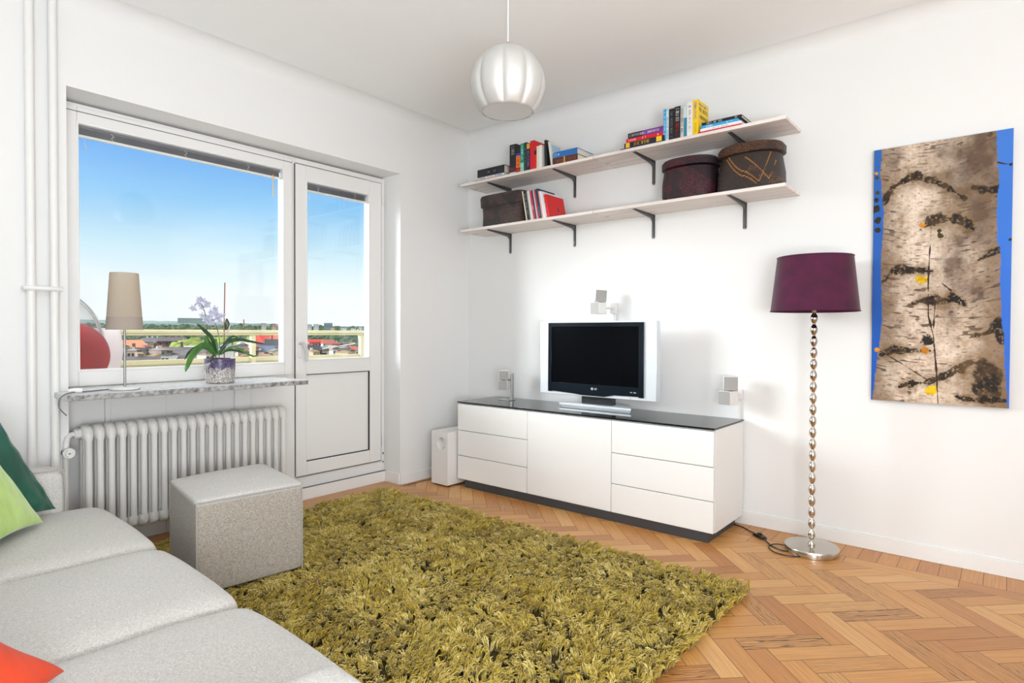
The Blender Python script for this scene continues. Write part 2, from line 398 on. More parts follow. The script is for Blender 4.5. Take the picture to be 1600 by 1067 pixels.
# ---- door_1 : balcony door
d1 = empty('door_1', (NX, -1.08, 0.1), None, None); struct(d1)
m = MB(); frame_rect(m, -1.44, NY1, 0.078, NZ-0.012, 0.022, -0.30, NX-0.012, wb=0.07, wt=0.03); m.build('door_frame', TRIM, d1, bevel=0.002)
m = MB(); x0, x1 = -0.228, NX
m.box(x0, x1, -1.425, -1.347, 0.158, 2.175); m.box(x0, x1, -0.842, -0.742, 0.158, 2.175)
m.box(x0, x1, -1.347, -0.842, 2.08, 2.175); m.box(x0, x1, -1.347, -0.842, 0.818, 0.912); m.box(x0, x1, -1.347, -0.842, 0.158, 0.247)
m.build('door_leaf', TRIM, d1, bevel=0.004)
m = MB(); frame_rect(m, -1.350, -0.840, 0.907, 2.084, 0.011, -0.226, NX+0.002); m.build('glazing_bead', TRIM, d1, bevel=0.003)
MB().box(-0.196, -0.193, -1.342, -0.848, 0.915, 2.076).build('pane', GLASS, d1)
MB().box(-0.225, -0.222, -1.342, -0.848, 0.915, 2.076).build('pane', GLASS, d1)
MB().box(-0.22, NX-0.012, -1.348, -0.841, 0.246, 0.819).build('panel', TRIM, d1)
m = MB(); m.box(NX-0.013, NX-0.002, -0.849, -0.842, 0.247, 0.818); m.box(NX-0.013, NX-0.002, -1.347, -0.842, 0.247, 0.253); m.box(NX-0.013, NX-0.002, -1.347, -0.842, 0.814, 0.818)
m.build('gasket', GASK, d1)
m = MB(); m.box(NX-0.03, NX+0.001, -1.4285, -1.4255, 0.158, 2.175); m.box(NX-0.02, NX-0.009, -0.7405, -0.7375, 0.158, 2.175); m.box(NX-0.004, NX-0.001, -1.42, -0.74, 0.152, 0.157); m.box(NX-0.004, NX+0.0145, -1.42, NY1, 0.0785, 0.0805)
m.build('seam_line', pm('shadow_seam', (0.16, 0.155, 0.15, 1), 0.6), d1)
m = MB(); m.box(NX, NX+0.008, -1.412, -1.386, 0.93, 1.075); m.build('handle_plate', TRIM, d1, bevel=0.003)
m = MB(); m.tube([(NX+0.006, -1.399, 1.02), (NX+0.03, -1.399, 1.022), (NX+0.045, -1.395, 1.015), (NX+0.048, -1.380, 0.985), (NX+0.045, -1.372, 0.95), (NX+0.040, -1.376, 0.905)], [0.010, 0.010, 0.013, 0.013, 0.012, 0.009], 12)
m.build('door_handle', pm('pale_grey_handle', (0.62, 0.62, 0.62, 1), 0.25), d1)
for z in (0.26, 2.02):
    m = MB(); m.lathe([(0.006, 0), (0.006, 0.075)], (NX+0.004, -0.731, z), 10); m.build('hinge', TRIM, d1)
m = MB(); m.box(NX, NX+0.004, -0.728, -0.722, 0.2, 0.215); m.box(NX, NX+0.004, -0.728, -0.722, 0.14, 0.15); m.build('hinge_pin', GASK, d1)
# blinds drawn up between the panes
SLAT = pm('grey_blind_slats', (0.24, 0.235, 0.26, 1), 0.35, 0.3); TAPE = pm('white_ladder_tape', (0.6, 0.58, 0.58, 1), 0.8)
def blind(y0, y1, zt, lab, cord_y=None):
    b = empty('venetian_blind', (-0.214, (y0+y1)/2, zt-0.06), lab, 'blind')
    m = MB(); m.box(-0.219, -0.200, y0, y1, zt-0.014, zt); m.build('headrail', SLAT, b)
    m = MB()
    for k in range(9): m.box(-0.220, -0.200, y0+0.004, y1-0.004, zt-0.0165-k*0.0036, zt-0.0150-k*0.0036)
    m.build('slats', SLAT, b)
    m = MB(); m.box(-0.219, -0.201, y0, y1, zt-0.058, zt-0.047); m.build('bottom_rail', WHITEP, b)
    n = 3 if y1-y0 > 0.8 else 2
    for k in range(n):
        yy = y0 + (y1-y0)*((k+0.42)/n if n == 3 else (0.2, 0.8)[k]); m = MB()
        m.tube([(-0.1995, yy-0.006, zt-0.012), (-0.1985, yy+0.007, zt-0.025), (-0.1985, yy-0.005, zt-0.036), (-0.1995, yy+0.006, zt-0.046)], 0.0022, 6); m.build('ladder_cord', TAPE, b)
    m = MB(); m.tube([(-0.1990, y0+0.03, zt-0.055), (-0.1990, y0+0.032, zt-0.09)], 0.001, 5); m.tube([(-0.1990, y0+0.032, zt-0.09), (-0.1990, y0+0.038, zt-0.11)], 0.003, 6); m.build('tilt_cord', TAPE, b)
    if cord_y:
        m = MB(); m.tube([(-0.1905, cord_y, zt-0.04), (-0.1905, cord_y+0.002, zt-0.1), (-0.1905, cord_y+0.003, zt-0.175)], 0.0028, 6); m.build('pull_cord', pm('yellow_cord', srgb(240, 180, 40), 0.6), b)
blind(-2.586, -1.512, 2.118, 'grey venetian blind drawn up at the top of the wide window', -1.565)
blind(-1.338, -0.852, 2.077, 'short grey venetian blind drawn up at the top of the balcony door')

# ---- marble sill, radiator, pipes
sl = MB(); sl.prism([(0.26, -1.60), (0.265, -2.70), (0.235, -2.745), (0.0, -2.745), (0.0, NY0+0.001), (NX+0.003, NY0+0.001), (NX+0.003, -1.60)], 0.795, 0.82, 'z')
sl.mi = [1, 0, 1, 1, 0, 0, 0, 0, 1]
sill = sl.build('window_sill', [MARB, MARBE], loc=(0, -2.1, 0.795), bevel=0.002)
tag(sill, 'long grey speckled marble window sill slab above the radiator', 'window sill')
m = MB()
for yy in (-2.48, -1.82):
    m.box(-0.166, -0.150, yy-0.008, yy+0.008, 0.62, 0.7945)
m.build('sill_bracket', TRIM, sill)

RX = 0.05
rad = empty('radiator', (-0.02, -2.11, 0.0), 'white painted column radiator under the window sill', 'radiator')
nsec = 22; pitch = 1.03/nsec; y_first = -2.635+pitch/2; zb, zt_ = 0.115, 0.655
sec_mesh = None
for k in range(nsec):
    yy = y_first + k*pitch
    if sec_mesh is None:
        m = MB()
        for xc in (RX-0.015, RX-0.055, RX-0.095):
            m.tube([(xc, yy, zb+0.03), (xc, yy, zb+0.09), (xc, yy, zt_-0.09), (xc, yy, zt_-0.03)], [0.0155, 0.0148, 0.0148, 0.0155], 12)
        # rounded headers: profile in (x,z), swept in y
        for z0, z1, up_ in ((zt_-0.075, zt_, 1), (zb, zb+0.07, 0)):
            pts = []
            N = 10
            for i in range(N+1):
                a = PI*i/N
                xx = (RX-0.055) + 0.055*math.cos(a)
                if up_: pts.append((xx, z0+0.03+(z1-z0-0.03)*math.sin(a)))
                else: pts.append((xx, z1-0.03-(z1-z0-0.03)*math.sin(a)))
            if up_: pts += [(RX-0.110, z0), (RX, z0)]
            else: pts += [(RX-0.110, z1), (RX, z1)]
            w2 = pitch*0.305; cx = RX-0.055; cz = (z0+z1)/2
            sc = lambda p, q: (cx+(p[0]-cx)*q, cz+(p[1]-cz)*q)
            n_ = len(pts); ring = []
            for q, dy in ((0.55, -w2*1.62), (0.86, -w2*1.2), (1.0, -w2*0.5), (1.0, w2*0.5), (0.86, w2*1.2), (0.55, w2*1.62)):
                ring.append([(sc(p, q)[0], yy+dy, sc(p, q)[1]) for p in pts])
            vs = [p for r_ in ring for p in r_]; fs = []
            for a in range(len(ring)-1):
                for i in range(n_): fs.append((a*n_+i, a*n_+(i+1) % n_, (a+1)*n_+(i+1) % n_, (a+1)*n_+i))
            fs += [tuple(range(n_)), tuple(range((len(ring)-1)*n_, len(ring)*n_))]
            m.add(vs, fs)
        first = m.build('radiator_section', RAD, rad, sharp=50); sec_mesh = first
    else:
        c = first.copy(); c.location = (0, k*pitch, 0); COL.objects.link(c); c.parent = rad
m = MB(); m.tube([(RX-0.055, -2.63, 0.615), (RX-0.055, -2.660, 0.615)], 0.024, 10); m.build('end_cap', RAD, rad)
m = MB(); m.tube([(RX-0.055, -2.645, 0.615), (RX-0.055, -2.672, 0.613), (RX-0.050, -2.686, 0.600), (RX-0.045, -2.692, 0.575), (RX-0.045, -2.694, 0.545), (RX-0.045, -2.694, 0.30), (RX-0.045, -2.694, 0.001)], [0.014, 0.013, 0.013, 0.013, 0.013, 0.011, 0.011], 12); m.build('supply_pipe', RAD, rad)
m = MB(); m.lathe([(0.017, 0), (0.020, 0.006), (0.024, 0.012), (0.025, 0.034), (0.022, 0.038)], (0.012, -2.690, 0.535), 24, axis='x'); m.build('thermostat_knob', WHITEP, rad)
m = MB()
for a in range(6):
    t = R(120+a*24); m.sphere((0.051, -2.690+0.016*math.cos(t), 0.535+0.016*math.sin(t)), 0.0016, 6, 4)
m.box(0.050, 0.0515, -2.694, -2.686, 0.532, 0.536); m.build('dial_marks', GASK, rad)
m = MB(); m.lathe([(0.021, 0), (0.021, 0.012)], (0.0, -2.690, 0.535), 16, axis='x'); m.build('valve_collar', GASK, rad)
for yy in (-2.5, -1.75):
    m = MB(); m.box(-0.168, RX-0.10, yy-0.008, yy+0.008, 0.60, 0.615); m.build('wall_bracket', RAD, rad)
for yy, lab in ((-2.822, 'white painted vertical pipe on the left wall, farther from the window'), (-2.738, 'white painted vertical pipe on the left wall beside the window niche')):
    m = MB(); m.tube([(0.032, yy, 0.0), (0.032, yy, CZ)], 0.017, 14)
    p = m.build('heating_pipe', PIPE, loc=(0.032, yy, 0)); tag(p, lab, 'pipe', 'vertical heating pipes')
m = MB(); m.box(0.0, 0.016, -2.85, -2.71, 1.273, 1.298); m.tube([(0.014, -2.845, 1.2855), (0.044, -2.843, 1.2855), (0.052, -2.822, 1.2855), (0.050, -2.79, 1.2855), (0.052, -2.738, 1.2855), (0.044, -2.717, 1.2855), (0.014, -2.715, 1.2855)], 0.011, 8)
cl = m.build('pipe_clamp', PIPE, loc=(0.02, -2.78, 1.28)); tag(cl, 'white clamp holding the two vertical pipes to the wall', 'clamp')

# ================================================================== FURNITURE
# ---- sideboard
sb = empty('sideboard', (1.265, -0.24, 0), 'long low white sideboard with a black glass top under the television', 'sideboard')
SX0, SX1, SY, SH = 0.335, 2.195, -0.435, 0.603
m = MB(); m.box(SX0, SX1, SY+0.001, -0.014, 0.052, SH-0.010); m.build('body', LAC, sb, bevel=0.002)
m = MB(); m.box(SX0+0.012, SX1-0.012, SY-0.010, SY+0.0005, 0.056, SH-0.018); m.build('carcass_gap', pm('cabinet_gap_shadow', (0.30, 0.29, 0.28, 1), 0.7), sb)
def front(name, x0, x1, z0, z1): return MB().box(x0, x1, SY-0.024, SY-0.011, z0, z1).build(name, LACD, sb, bevel=0.0018)
g_ = 0.002
xs_ = [SX0, 0.966, 1.588, SX1]; zs_ = [0.052, 0.2205, 0.4005, SH-0.014]
for (a, b) in ((xs_[0], xs_[1]), (xs_[2], xs_[3])):
    for k in range(3): front('drawer', a+g_, b-g_, zs_[k]+g_, zs_[k+1]-g_)
front('door', xs_[1]+g_, xs_[2]-g_, zs_[0]+g_, zs_[3]-g_)
BG = pm('black_glass', (0.008, 0.010, 0.011, 1), 0.03, spec=0.45)
m = MB(); m.box(SX0-0.003, SX1+0.003, SY-0.026, -0.014, SH-0.0085, SH+0.0015); m.build('glass_top', BG, sb, bevel=0.0012)
m = MB(); m.box(SX0+0.07, SX1-0.03, SY-0.020, -0.05, 0.0, 0.0515); m.build('plinth', pm('dark_grey_plinth', (0.05, 0.052, 0.056, 1), 0.45), sb)
STOP = SH+0.0015

# ---- television
tv = empty('television', (1.33, -0.22, STOP), 'flat television with black bezel and silver side speakers on the sideboard', 'television')
TY = -0.24
tx0, tx1, tz0, tz1 = 0.905, 1.763, 0.688, 1.172
def lerp(a, b, t): return a+(b-a)*t
m = MB(); m.box(tx0, tx1, TY, TY+0.05, tz0, tz1); m.box(tx0+0.08, tx1-0.08, TY+0.05, TY+0.10, tz0+0.06, tz1-0.04); m.build('housing', SILV, tv, bevel=0.004)
m = MB()
bx0, bx1, bz0, bz1 = 0.978, 1.682, 0.706, 1.163
sx0, sx1, sz0, sz1 = 1.006, 1.650, 0.768, 1.136
m.box(bx0, sx0, TY-0.010, TY+0.0, bz0, bz1); m.box(sx1, bx1, TY-0.010, TY, bz0, bz1); m.box(sx0, sx1, TY-0.010, TY, sz1, bz1)
m.prism([(sx0, sz0), (sx0, bz0+0.004), (bx0+0.20, bz0-0.004), (bx0+0.27, bz0-0.010), (bx1-0.27, bz0-0.010), (bx1-0.20, bz0+0.004), (sx1, bz0+0.006), (sx1, sz0)], TY-0.010, TY, 'y')
m.build('bezel', pm('glossy_black_bezel', (0.006, 0.010, 0.016, 1), 0.12, spec=0.2), tv, bevel=0.0015)
m = MB(); m.box(sx0, sx1, TY-0.0045, TY-0.001, sz0, sz1); m.build('screen', pm('dark_lcd_screen', (0.0022, 0.0028, 0.004, 1), 0.12, spec=0.05), tv)
m = MB(); m.box(1.20, 1.43, TY+0.06, TY+0.11, STOP+0.028, tz0+0.07); m.build('neck', pm('dark_smoke_plastic', (0.03, 0.035, 0.04, 1), 0.2), tv, bevel=0.004)
m = MB()
bp = [(0.985, -0.372), (1.585, -0.372), (1.50, -0.13), (1.12, -0.13)]
m.prism([(1.035, -0.200), (1.575, -0.200), (1.50, -0.07), (1.10, -0.07)], STOP+0.010, STOP+0.026, 'z'); m.prism([(1.045, -0.190), (1.565, -0.190), (1.49, -0.075), (1.11, -0.075)], STOP, STOP+0.010, 'z')
m.add([(1.035,-0.200,STOP+0.026),(1.575,-0.200,STOP+0.026),(1.50,-0.07,STOP+0.026),(1.10,-0.07,STOP+0.026),(1.14,-0.170,STOP+0.031),(1.47,-0.170,STOP+0.031),(1.44,-0.09,STOP+0.033),(1.16,-0.09,STOP+0.033)],
      [(4,5,6,7),(0,1,5,4),(1,2,6,5),(2,3,7,6),(3,0,4,7)])
m.build('stand_base', SILV, tv, bevel=0.002)
LET = pm('pale_print', (0.75, 0.75, 0.75, 1), 0.5)
FX = Matrix.Rotation(R(90), 4, 'X')     # text facing -y
m = MB(); m.lathe([(0.0085, 0), (0.0085, 0.0008)], (1.325, TY-0.0112, 0.741), 20, axis='y'); m.build('logo_disc', pm('logo_grey', (0.45, 0.45, 0.46, 1), 0.4), tv)
text_part('logo_lettering', 'LG', 0.017, Matrix.Translation((1.350, TY-0.0106, 0.741)) @ FX, LET, tv)
text_part('model_lettering', 'HD  1080', 0.010, Matrix.Translation((1.615, TY-0.0106, 0.735)) @ FX, LET, tv)
m = MB(); m.sphere((1.59, TY-0.001, 0.700), 0.003, 8, 6); m.build('standby_light', pm('red_indicator', (0.5, 0.05, 0.04, 1), 0.4), tv)

# ---- cube satellite speakers
def rbox(m, c, s, yaw_, tilt=0, mi=0, d=None):
    M4 = Matrix.Translation(c) @ Matrix.Rotation(yaw_, 4, 'Z') @ Matrix.Rotation(tilt, 4, 'Y')
    h = s/2; dd = (d or s)/2
    m.box(-h, h, -dd, dd, -h, h, mi, M4)
def sat(name_label, c, s, y1, y2, t1, base, wall=False):
    o = empty('cube_speaker', base, name_label, 'speaker')
    cx, cy, cz = c
    for (dz, yy, tt, dx) in ((s*0.53, y1, t1, 0.0), (-s*0.53, y2, 0, -0.004 if not wall else -0.012)):
        m = MB(); rbox(m, (cx+dx, cy, cz+dz), s, yy, tt); q = m.build('speaker_cube', SPK, o, bevel=0.003)
        m = MB(); M4 = Matrix.Translation((cx+dx, cy, cz+dz)) @ Matrix.Rotation(yy, 4, 'Z') @ Matrix.Rotation(tt, 4, 'Y')
        h = s/2*0.93; m.box(-h, h, -s/2-0.0015, -s/2+0.001, -h, h, 0, M4); m.build('grille', SPKG, q, bevel=0.001)
    m = MB(); m.lathe([(0.010, -0.006), (0.010, 0.006)], (cx, cy, cz), 10); m.build('swivel', BLACK, o)
    return o
o = sat('pale double cube speaker on a wall mount above the television', (1.30, -0.115, 1.298), 0.076, R(40), R(-16), R(4), (1.35, -0.02, 1.25), True)
m = MB(); m.box(1.322, 1.368, -0.03, -0.0015, 1.225, 1.295); m.tube([(1.325, -0.10, 1.262), (1.338, -0.06, 1.262), (1.345, -0.028, 1.262)], 0.011, 8); m.build('wall_mount', SPK, o, bevel=0.003)
m = MB(); m.tube([(1.345, -0.012, 1.226), (1.347, -0.010, 0.64)], 0.0055, 8); m.build('cable', SPK, o)
o = sat('pale double cube speaker on a clear stand at the left end of the sideboard', (0.535, -0.185, 0.752), 0.068, R(38), R(30), 0, (0.56, -0.16, STOP))
m = MB(); m.box(0.585, 0.597, -0.17, -0.145, STOP+0.004, 0.80); m.box(0.50, 0.60, -0.21, -0.13, STOP, STOP+0.006); m.box(0.56, 0.59, -0.165, -0.15, 0.745, 0.76); m.build('stand', STEEL, o, bevel=0.002)
o = sat('white double cube speaker on a wall mount at the right end of the sideboard', (2.155, -0.115, 0.775), 0.078, R(22), R(-14), 0, (2.19, -0.02, 0.74), True)
m = MB(); m.box(2.148, 2.192, -0.03, -0.0015, 0.715, 0.775); m.tube([(2.165, -0.10, 0.748), (2.168, -0.06, 0.748), (2.170, -0.028, 0.748)], 0.010, 8); m.build('wall_mount', SPK, o, bevel=0.003)
m = MB(); m.tube([(2.172, -0.008, 0.716), (2.172, -0.006, 0.40)], 0.0055, 8); m.build('cable', SPK, o)

# ---- subwoofer
sw = empty('subwoofer', (0.24, -0.40, 0), 'white subwoofer box with a round port beside the sideboard', 'subwoofer')
wx0, wx1, wy0, wy1, wz = 0.158, 0.322, -0.545, -0.13, 0.388
bm = bmesh.new()
def _sub():
    # front face with a round hole, built as ring around the port
    cx, cz, r, N = 0.258, 0.303, 0.045, 32
    vs = []; m = MB()
    out = []
    for i in range(N):
        a = 2*PI*i/N; dx, dz = math.cos(a), math.sin(a)
        t = min(((wx1-cx)/dx if dx > 0 else (wx0-cx)/dx) if abs(dx) > 1e-6 else 9, ((wz-cz)/dz if dz > 0 else (0.012-cz)/dz) if abs(dz) > 1e-6 else 9)
        out.append((cx+dx*t, wy0, cz+dz*t))
    corners = [(wx1, wy0, wz), (wx0, wy0, wz), (wx0, wy0, 0.012), (wx1, wy0, 0.012)]
    for c in corners:      # snap nearest ring points to the corners
        k = min(range(N), key=lambda i: (out[i][0]-c[0])**2+(out[i][2]-c[2])**2); out[k] = c
    inn = [(cx+r*math.cos(2*PI*i/N), wy0, cz+r*math.sin(2*PI*i/N)) for i in range(N)]
    lip = [(cx+r*0.86*math.cos(2*PI*i/N), wy0+0.012, cz+r*0.86*math.sin(2*PI*i/N)) for i in range(N)]
    deep = [(cx+r*0.80*math.cos(2*PI*i/N), wy0+0.05, cz+r*0.80*math.sin(2*PI*i/N)) for i in range(N)]
    vs = out+inn+lip+deep; fs = []
    for a in range(3):
        for i in range(N): j = (i+1) % N; fs.append((a*N+i, a*N+j, (a+1)*N+j, (a+1)*N+i))
    fs.append(tuple(range(3*N, 4*N)))
    m.add(vs, fs)
    b = len(m.v); back = [(wx1, wy1, wz), (wx0, wy1, wz), (wx0, wy1, 0.012), (wx1, wy1, 0.012)]
    m.add(corners+back, [(0, 1, 5, 4), (1, 2, 6, 5), (2, 3, 7, 6), (3, 0, 4, 7), (4, 5, 6, 7)])
    return m
m = _sub(); m.build('cabinet', SPK, sw, sharp=30)
for x in (wx0+0.02, wx1-0.02):
    for y in (wy0+0.03, wy1-0.03): m = MB(); m.box(x-0.01, x+0.01, y-0.01, y+0.01, 0.0, 0.0125); m.build('rubber_foot', BLACK, sw)

# ---- floor lamp
LX, LY = 2.612, -0.238
fl = empty('floor_lamp', (LX, LY, 0), 'tall floor lamp with beaded steel pole and purple velvet shade', 'floor lamp')
m = MB(); m.lathe([(0.118, 0.0), (0.121, 0.002), (0.121, 0.008), (0.126, 0.010), (0.127, 0.030), (0.124, 0.034), (0.02, 0.0355)], (LX, LY, 0), 64)
BASEM = pm('mirror_steel_base', (0.60, 0.57, 0.52, 1), 0.16, 1.0, bump=(300, 0.05, 0.0005))
m.build('base', BASEM, fl, sharp=40)
pole = []; nb_ = 20; z0_, z1_ = 0.060, 1.205; p_ = (z1_-z0_)/nb_
prof = [(0.016, 0.0355), (0.018, 0.040), (0.0155, 0.048), (0.008, 0.058)]
for k in range(nb_):
    for i in range(9):
        t = i/8; prof.append((0.0065+0.0105*math.sin(PI*t)**0.85, z0_+p_*(k+t*0.94)))
    prof.append((0.0062, z0_+p_*(k+0.985)))
prof += [(0.009, 1.207), (0.009, 1.235), (0.004, 1.24)]
m = MB(); m.lathe(prof, (LX, LY, 0), 20); m.build('beaded_pole', pm('polished_nickel', (0.60, 0.55, 0.50, 1), 0.13, 1.0), fl, sharp=60)
VELV = pm('purple_velvet', srgb(74, 12, 50), 0.85, sheen=0.3, var=(14, 0.25), bump=(350, 0.2, 0.001))
m = MB(); N = 64
def drum(m, r0, z0, r1, z1, c, th=0.002, n=64):
    prof = [(r0, z0), (r1, z1), (r1-th, z1), (r0-th, z0)]
    vs = []; fs = []
    for (r, z) in prof:
        for i in range(n): a = 2*PI*i/n; vs.append((c[0]+r*math.cos(a), c[1]+r*math.sin(a), z))
    for k in range(4):
        for i in range(n): j = (i+1) % n; k2 = (k+1) % 4; fs.append((k*n+i, k*n+j, k2*n+j, k2*n+i))
    m.add(vs, fs); return m
drum(m, 0.202, 1.208, 0.172, 1.480, (LX, LY)); sh = m.build('lamp_shade', VELV, fl, sharp=60)
BIND = pm('dark_purple_binding', srgb(60, 12, 42), 0.8)
for rr, zz in ((0.2028, 1.2095), (0.1728, 1.4785)):
    m = MB(); m.tube([(LX+rr*math.cos(2*PI*i/48), LY+rr*math.sin(2*PI*i/48), zz) for i in range(48)], 0.0022, 6, closed=True)
    m.build('shade_trim', BIND, sh)
m = MB()
for i in range(3):
    a = 2*PI*i/3; m.tube([(LX, LY, 1.235), (LX+0.185*math.cos(a), LY+0.185*math.sin(a), 1.30)], 0.002, 6)
m.lathe([(0.02, 1.235), (0.02, 1.285)], (LX, LY, 0), 12); m.build('bulb_holder', WHITEP, fl)
m = MB(); m.sphere((LX, LY, 1.325), 0.035, 14, 10, sc=(1, 1, 1.2)); m.build('bulb', pm('opal_bulb', (0.9, 0.88, 0.84, 1), 0.3), fl)
# cable with foot switch
def bez(P, n=14):
    out = []
    for k in range(len(P)-1):
        p0 = Vector(P[max(k-1, 0)]); p1 = Vector(P[k]); p2 = Vector(P[k+1]); p3 = Vector(P[min(k+2, len(P)-1)])
        for i in range(n):
            t = i/n; out.append(0.5*((2*p1)+(-p0+p2)*t+(2*p0-5*p1+4*p2-p3)*t*t+(-p0+3*p1-3*p2+p3)*t**3))
    out.append(Vector(P[-1])); return out
cz = 0.0045
m = MB(); m.tube(bez([(2.06, -0.05, cz), (2.20, -0.075, cz), (2.27, -0.125, cz), (2.345, -0.185, 0.010), (2.40, -0.245, cz), (2.445, -0.300, cz), (2.50, -0.325, cz), (2.545, -0.300, 0.006), (2.52, -0.262, 0.010), (2.45, -0.262, 0.009), (2.428, -0.315, 0.006), (2.47, -0.372, cz), (2.53, -0.385, cz), (2.585, -0.358, cz), (2.60, -0.325, cz)]), 0.0032, 8)
m.build('power_cord', BLACK, fl)
m = MB(); Mx = Matrix.Translation((2.345, -0.188, 0.0)) @ Matrix.Rotation(R(-38), 4, 'Z')
pr_ = [(-0.042, 0.002), (-0.036, 0.014), (-0.012, 0.018), (0.012, 0.018), (0.036, 0.014), (0.042, 0.002)]
b0 = len(m.v); m.prism(pr_, -0.016, 0.016, 'y'); m.v = [tuple(Mx @ Vector(p)) for p in m.v]
m.tube([Mx @ Vector((0, 0, 0.016)), Mx @ Vector((0, 0, 0.026))], 0.012, 14); m.build('foot_switch', BLACK, fl, bevel=0.002)

# ---- pendant lamp
PX, PY, PZ = on_p = (1.806, -1.668, 2.087)
pl = empty('pendant_lamp', (PX, PY, PZ), 'ribbed brushed aluminium globe pendant hanging from the ceiling', 'pendant lamp')
r0 = 0.150
def lobes(a, z):
    w = abs(math.cos(4.5*(a-R(128)+0.12)))
    f = max(0.0, min(1.0, (0.135-z)/0.12))*max(0.0, min(1.0, (z+0.125)/0.03)+0.0)
    return 1-0.085*(1-w)**2.2*f
N = 144; prof = []
zb_ = -0.108
for k in range(33):
    th = lerp(math.acos(0.99), math.acos(zb_/r0), k/32); prof.append((r0*math.sin(th), r0*math.cos(th)))
inner = [(p[0]-0.003, p[1]) for p in prof[::-1]]
m = MB(); m.lathe(prof+inner, (PX, PY, PZ), N, rf=lobes, cap0=False, cap1=False)
ALU = pm('brushed_aluminium', (0.60, 0.595, 0.58, 1), 0.58, 0.55, bump=(60, 0.05, 0.001), stretch=(1, 1, 0.05))
m.build('globe_shade', ALU, pl, sharp=60)
m = MB(); rb = prof[-1][0]; m.lathe([(rb-0.004, zb_+0.001), (rb*0.6, zb_+0.003), (0.002, zb_+0.004)], (PX, PY, PZ), 48, cap0=False); m.build('diffuser', pm('grey_diffuser_plate', (0.60, 0.62, 0.64, 1), 0.6), pl)
m = MB(); m.lathe([(0.022, 0.146), (0.020, 0.152), (0.008, 0.156), (0.006, 0.17)], (PX, PY, PZ), 16); m.build('cord_grip', CHROME, pl)
m = MB(); m.tube([(PX, PY, PZ+0.165), (PX, PY, CZ-0.03)], 0.0022, 8); m.build('cord', WHITEP, pl)
m = MB(); m.lathe([(0.03, CZ-0.045), (0.045, CZ-0.02), (0.045, CZ)], (PX, PY, 0), 20); m.build('ceiling_rose', WHITEP, pl)

# ---- wall shelves
def wood_mat():
    m_, n, l, b = new_mat('whitewashed_pine')
    tc = n.new('ShaderNodeTexCoord'); mp = n.new('ShaderNodeMapping'); mp.inputs['Scale'].default_value = (0.9, 14, 6); l.new(tc.outputs['Object'], mp.inputs[0])
    no = n.new('ShaderNodeTexNoise'); no.inputs['Scale'].default_value = 2.5; no.inputs['Detail'].default_value = 5; no.inputs['Distortion'].default_value = 0.6; l.new(mp.outputs[0], no.inputs['Vector'])
    r_ = n.new('ShaderNodeValToRGB'); e = r_.color_ramp.elements; e[0].position = 0.3; e[0].color = (0.70, 0.61, 0.56, 1); e[1].position = 0.62; e[1].color = (0.88, 0.81, 0.765, 1)
    l.new(no.outputs['Fac'], r_.inputs[0])
    vo = n.new('ShaderNodeTexVoronoi'); vo.inputs['Scale'].default_value = 1.0
    mp2 = n.new('ShaderNodeMapping'); mp2.inputs['Scale'].default_value = (3.2, 9, 1); l.new(tc.outputs['Object'], mp2.inputs[0]); l.new(mp2.outputs[0], vo.inputs['Vector'])
    kr = n.new('ShaderNodeMapRange'); kr.inputs['From Min'].default_value = 0.03; kr.inputs['From Max'].default_value = 0.10; kr.inputs['To Min'].default_value = 0.45; l.new(vo.outputs['Distance'], kr.inputs['Value'])
    sc = n.new('ShaderNodeVectorMath'); sc.operation = 'SCALE'; l.new(r_.outputs[0], sc.inputs[0]); l.new(kr.outputs[0], sc.inputs['Scale']); l.new(sc.outputs[0], b.inputs['Base Color'])
    b.inputs['Roughness'].default_value = 0.55
    return m_
PINE = wood_mat(); SD = 0.285; ZU, ZL = 2.203, 1.863; TH = 0.018
for (x0, x1, zt, yo, lab) in ((0.185, 1.343, ZU, 0, 'upper shelf board on the left, holding the red and blue books'), (1.347, 2.482, ZU, 0.0, 'upper shelf board on the right, holding the yellow book'),
                          (0.185, 1.343, ZL, 0, 'lower shelf board on the left, holding the lidded square basket'), (1.347, 2.482, ZL, 0.0, 'lower shelf board on the right, holding two oval baskets')):
    m = MB(); m.box(x0, x1, -SD, -0.002, zt-TH, zt)
    o = m.build('shelf_board', PINE, loc=((x0+x1)/2, -0.14, zt-TH), bevel=0.0015); tag(o, 'whitewashed pine '+lab, 'shelf', 'pine wall shelf boards')
def bracket(x, z, lab):
    t = empty('shelf_bracket', (x, -0.004, z-TH), lab, 'bracket', 'grey steel shelf brackets')
    zt = z-TH
    m = MB()
    m.prism([(-0.0035, zt-0.004), (-0.262, zt-0.004), (-0.262, zt-0.001), (-0.0035, zt-0.001)], x-0.011, x+0.011, 'x')
    m.prism([(-0.262, zt-0.004), (-0.262, zt-0.008), (-0.035, zt-0.026), (-0.012, zt-0.045), (-0.004, zt-0.045), (-0.004, zt-0.004)], x-0.0035, x+0.0035, 'x'); m.build('arm', BRACK, t, bevel=0.001)
    m = MB()
    m.prism([(x-0.011, zt-0.001), (x-0.011, zt-0.143), (x-0.006, zt-0.150), (x+0.006, zt-0.150), (x+0.011, zt-0.143), (x+0.011, zt-0.001)], -0.004, -0.0005, 'y')
    m.prism([(-0.004, zt-0.01), (-0.014, zt-0.04), (-0.011, zt-0.135), (-0.004, zt-0.140)], x-0.004, x+0.004, 'x'); m.build('wall_leg', BRACK, t, bevel=0.001)
    m = MB(); m.sphere((x, -0.0045, zt-0.145), 0.0035, 8, 6); m.build('screw', STEEL, t)
BXs = (0.440, 1.022, 1.618, 2.188); nm = ('leftmost', 'second from the left', 'third from the left', 'rightmost')
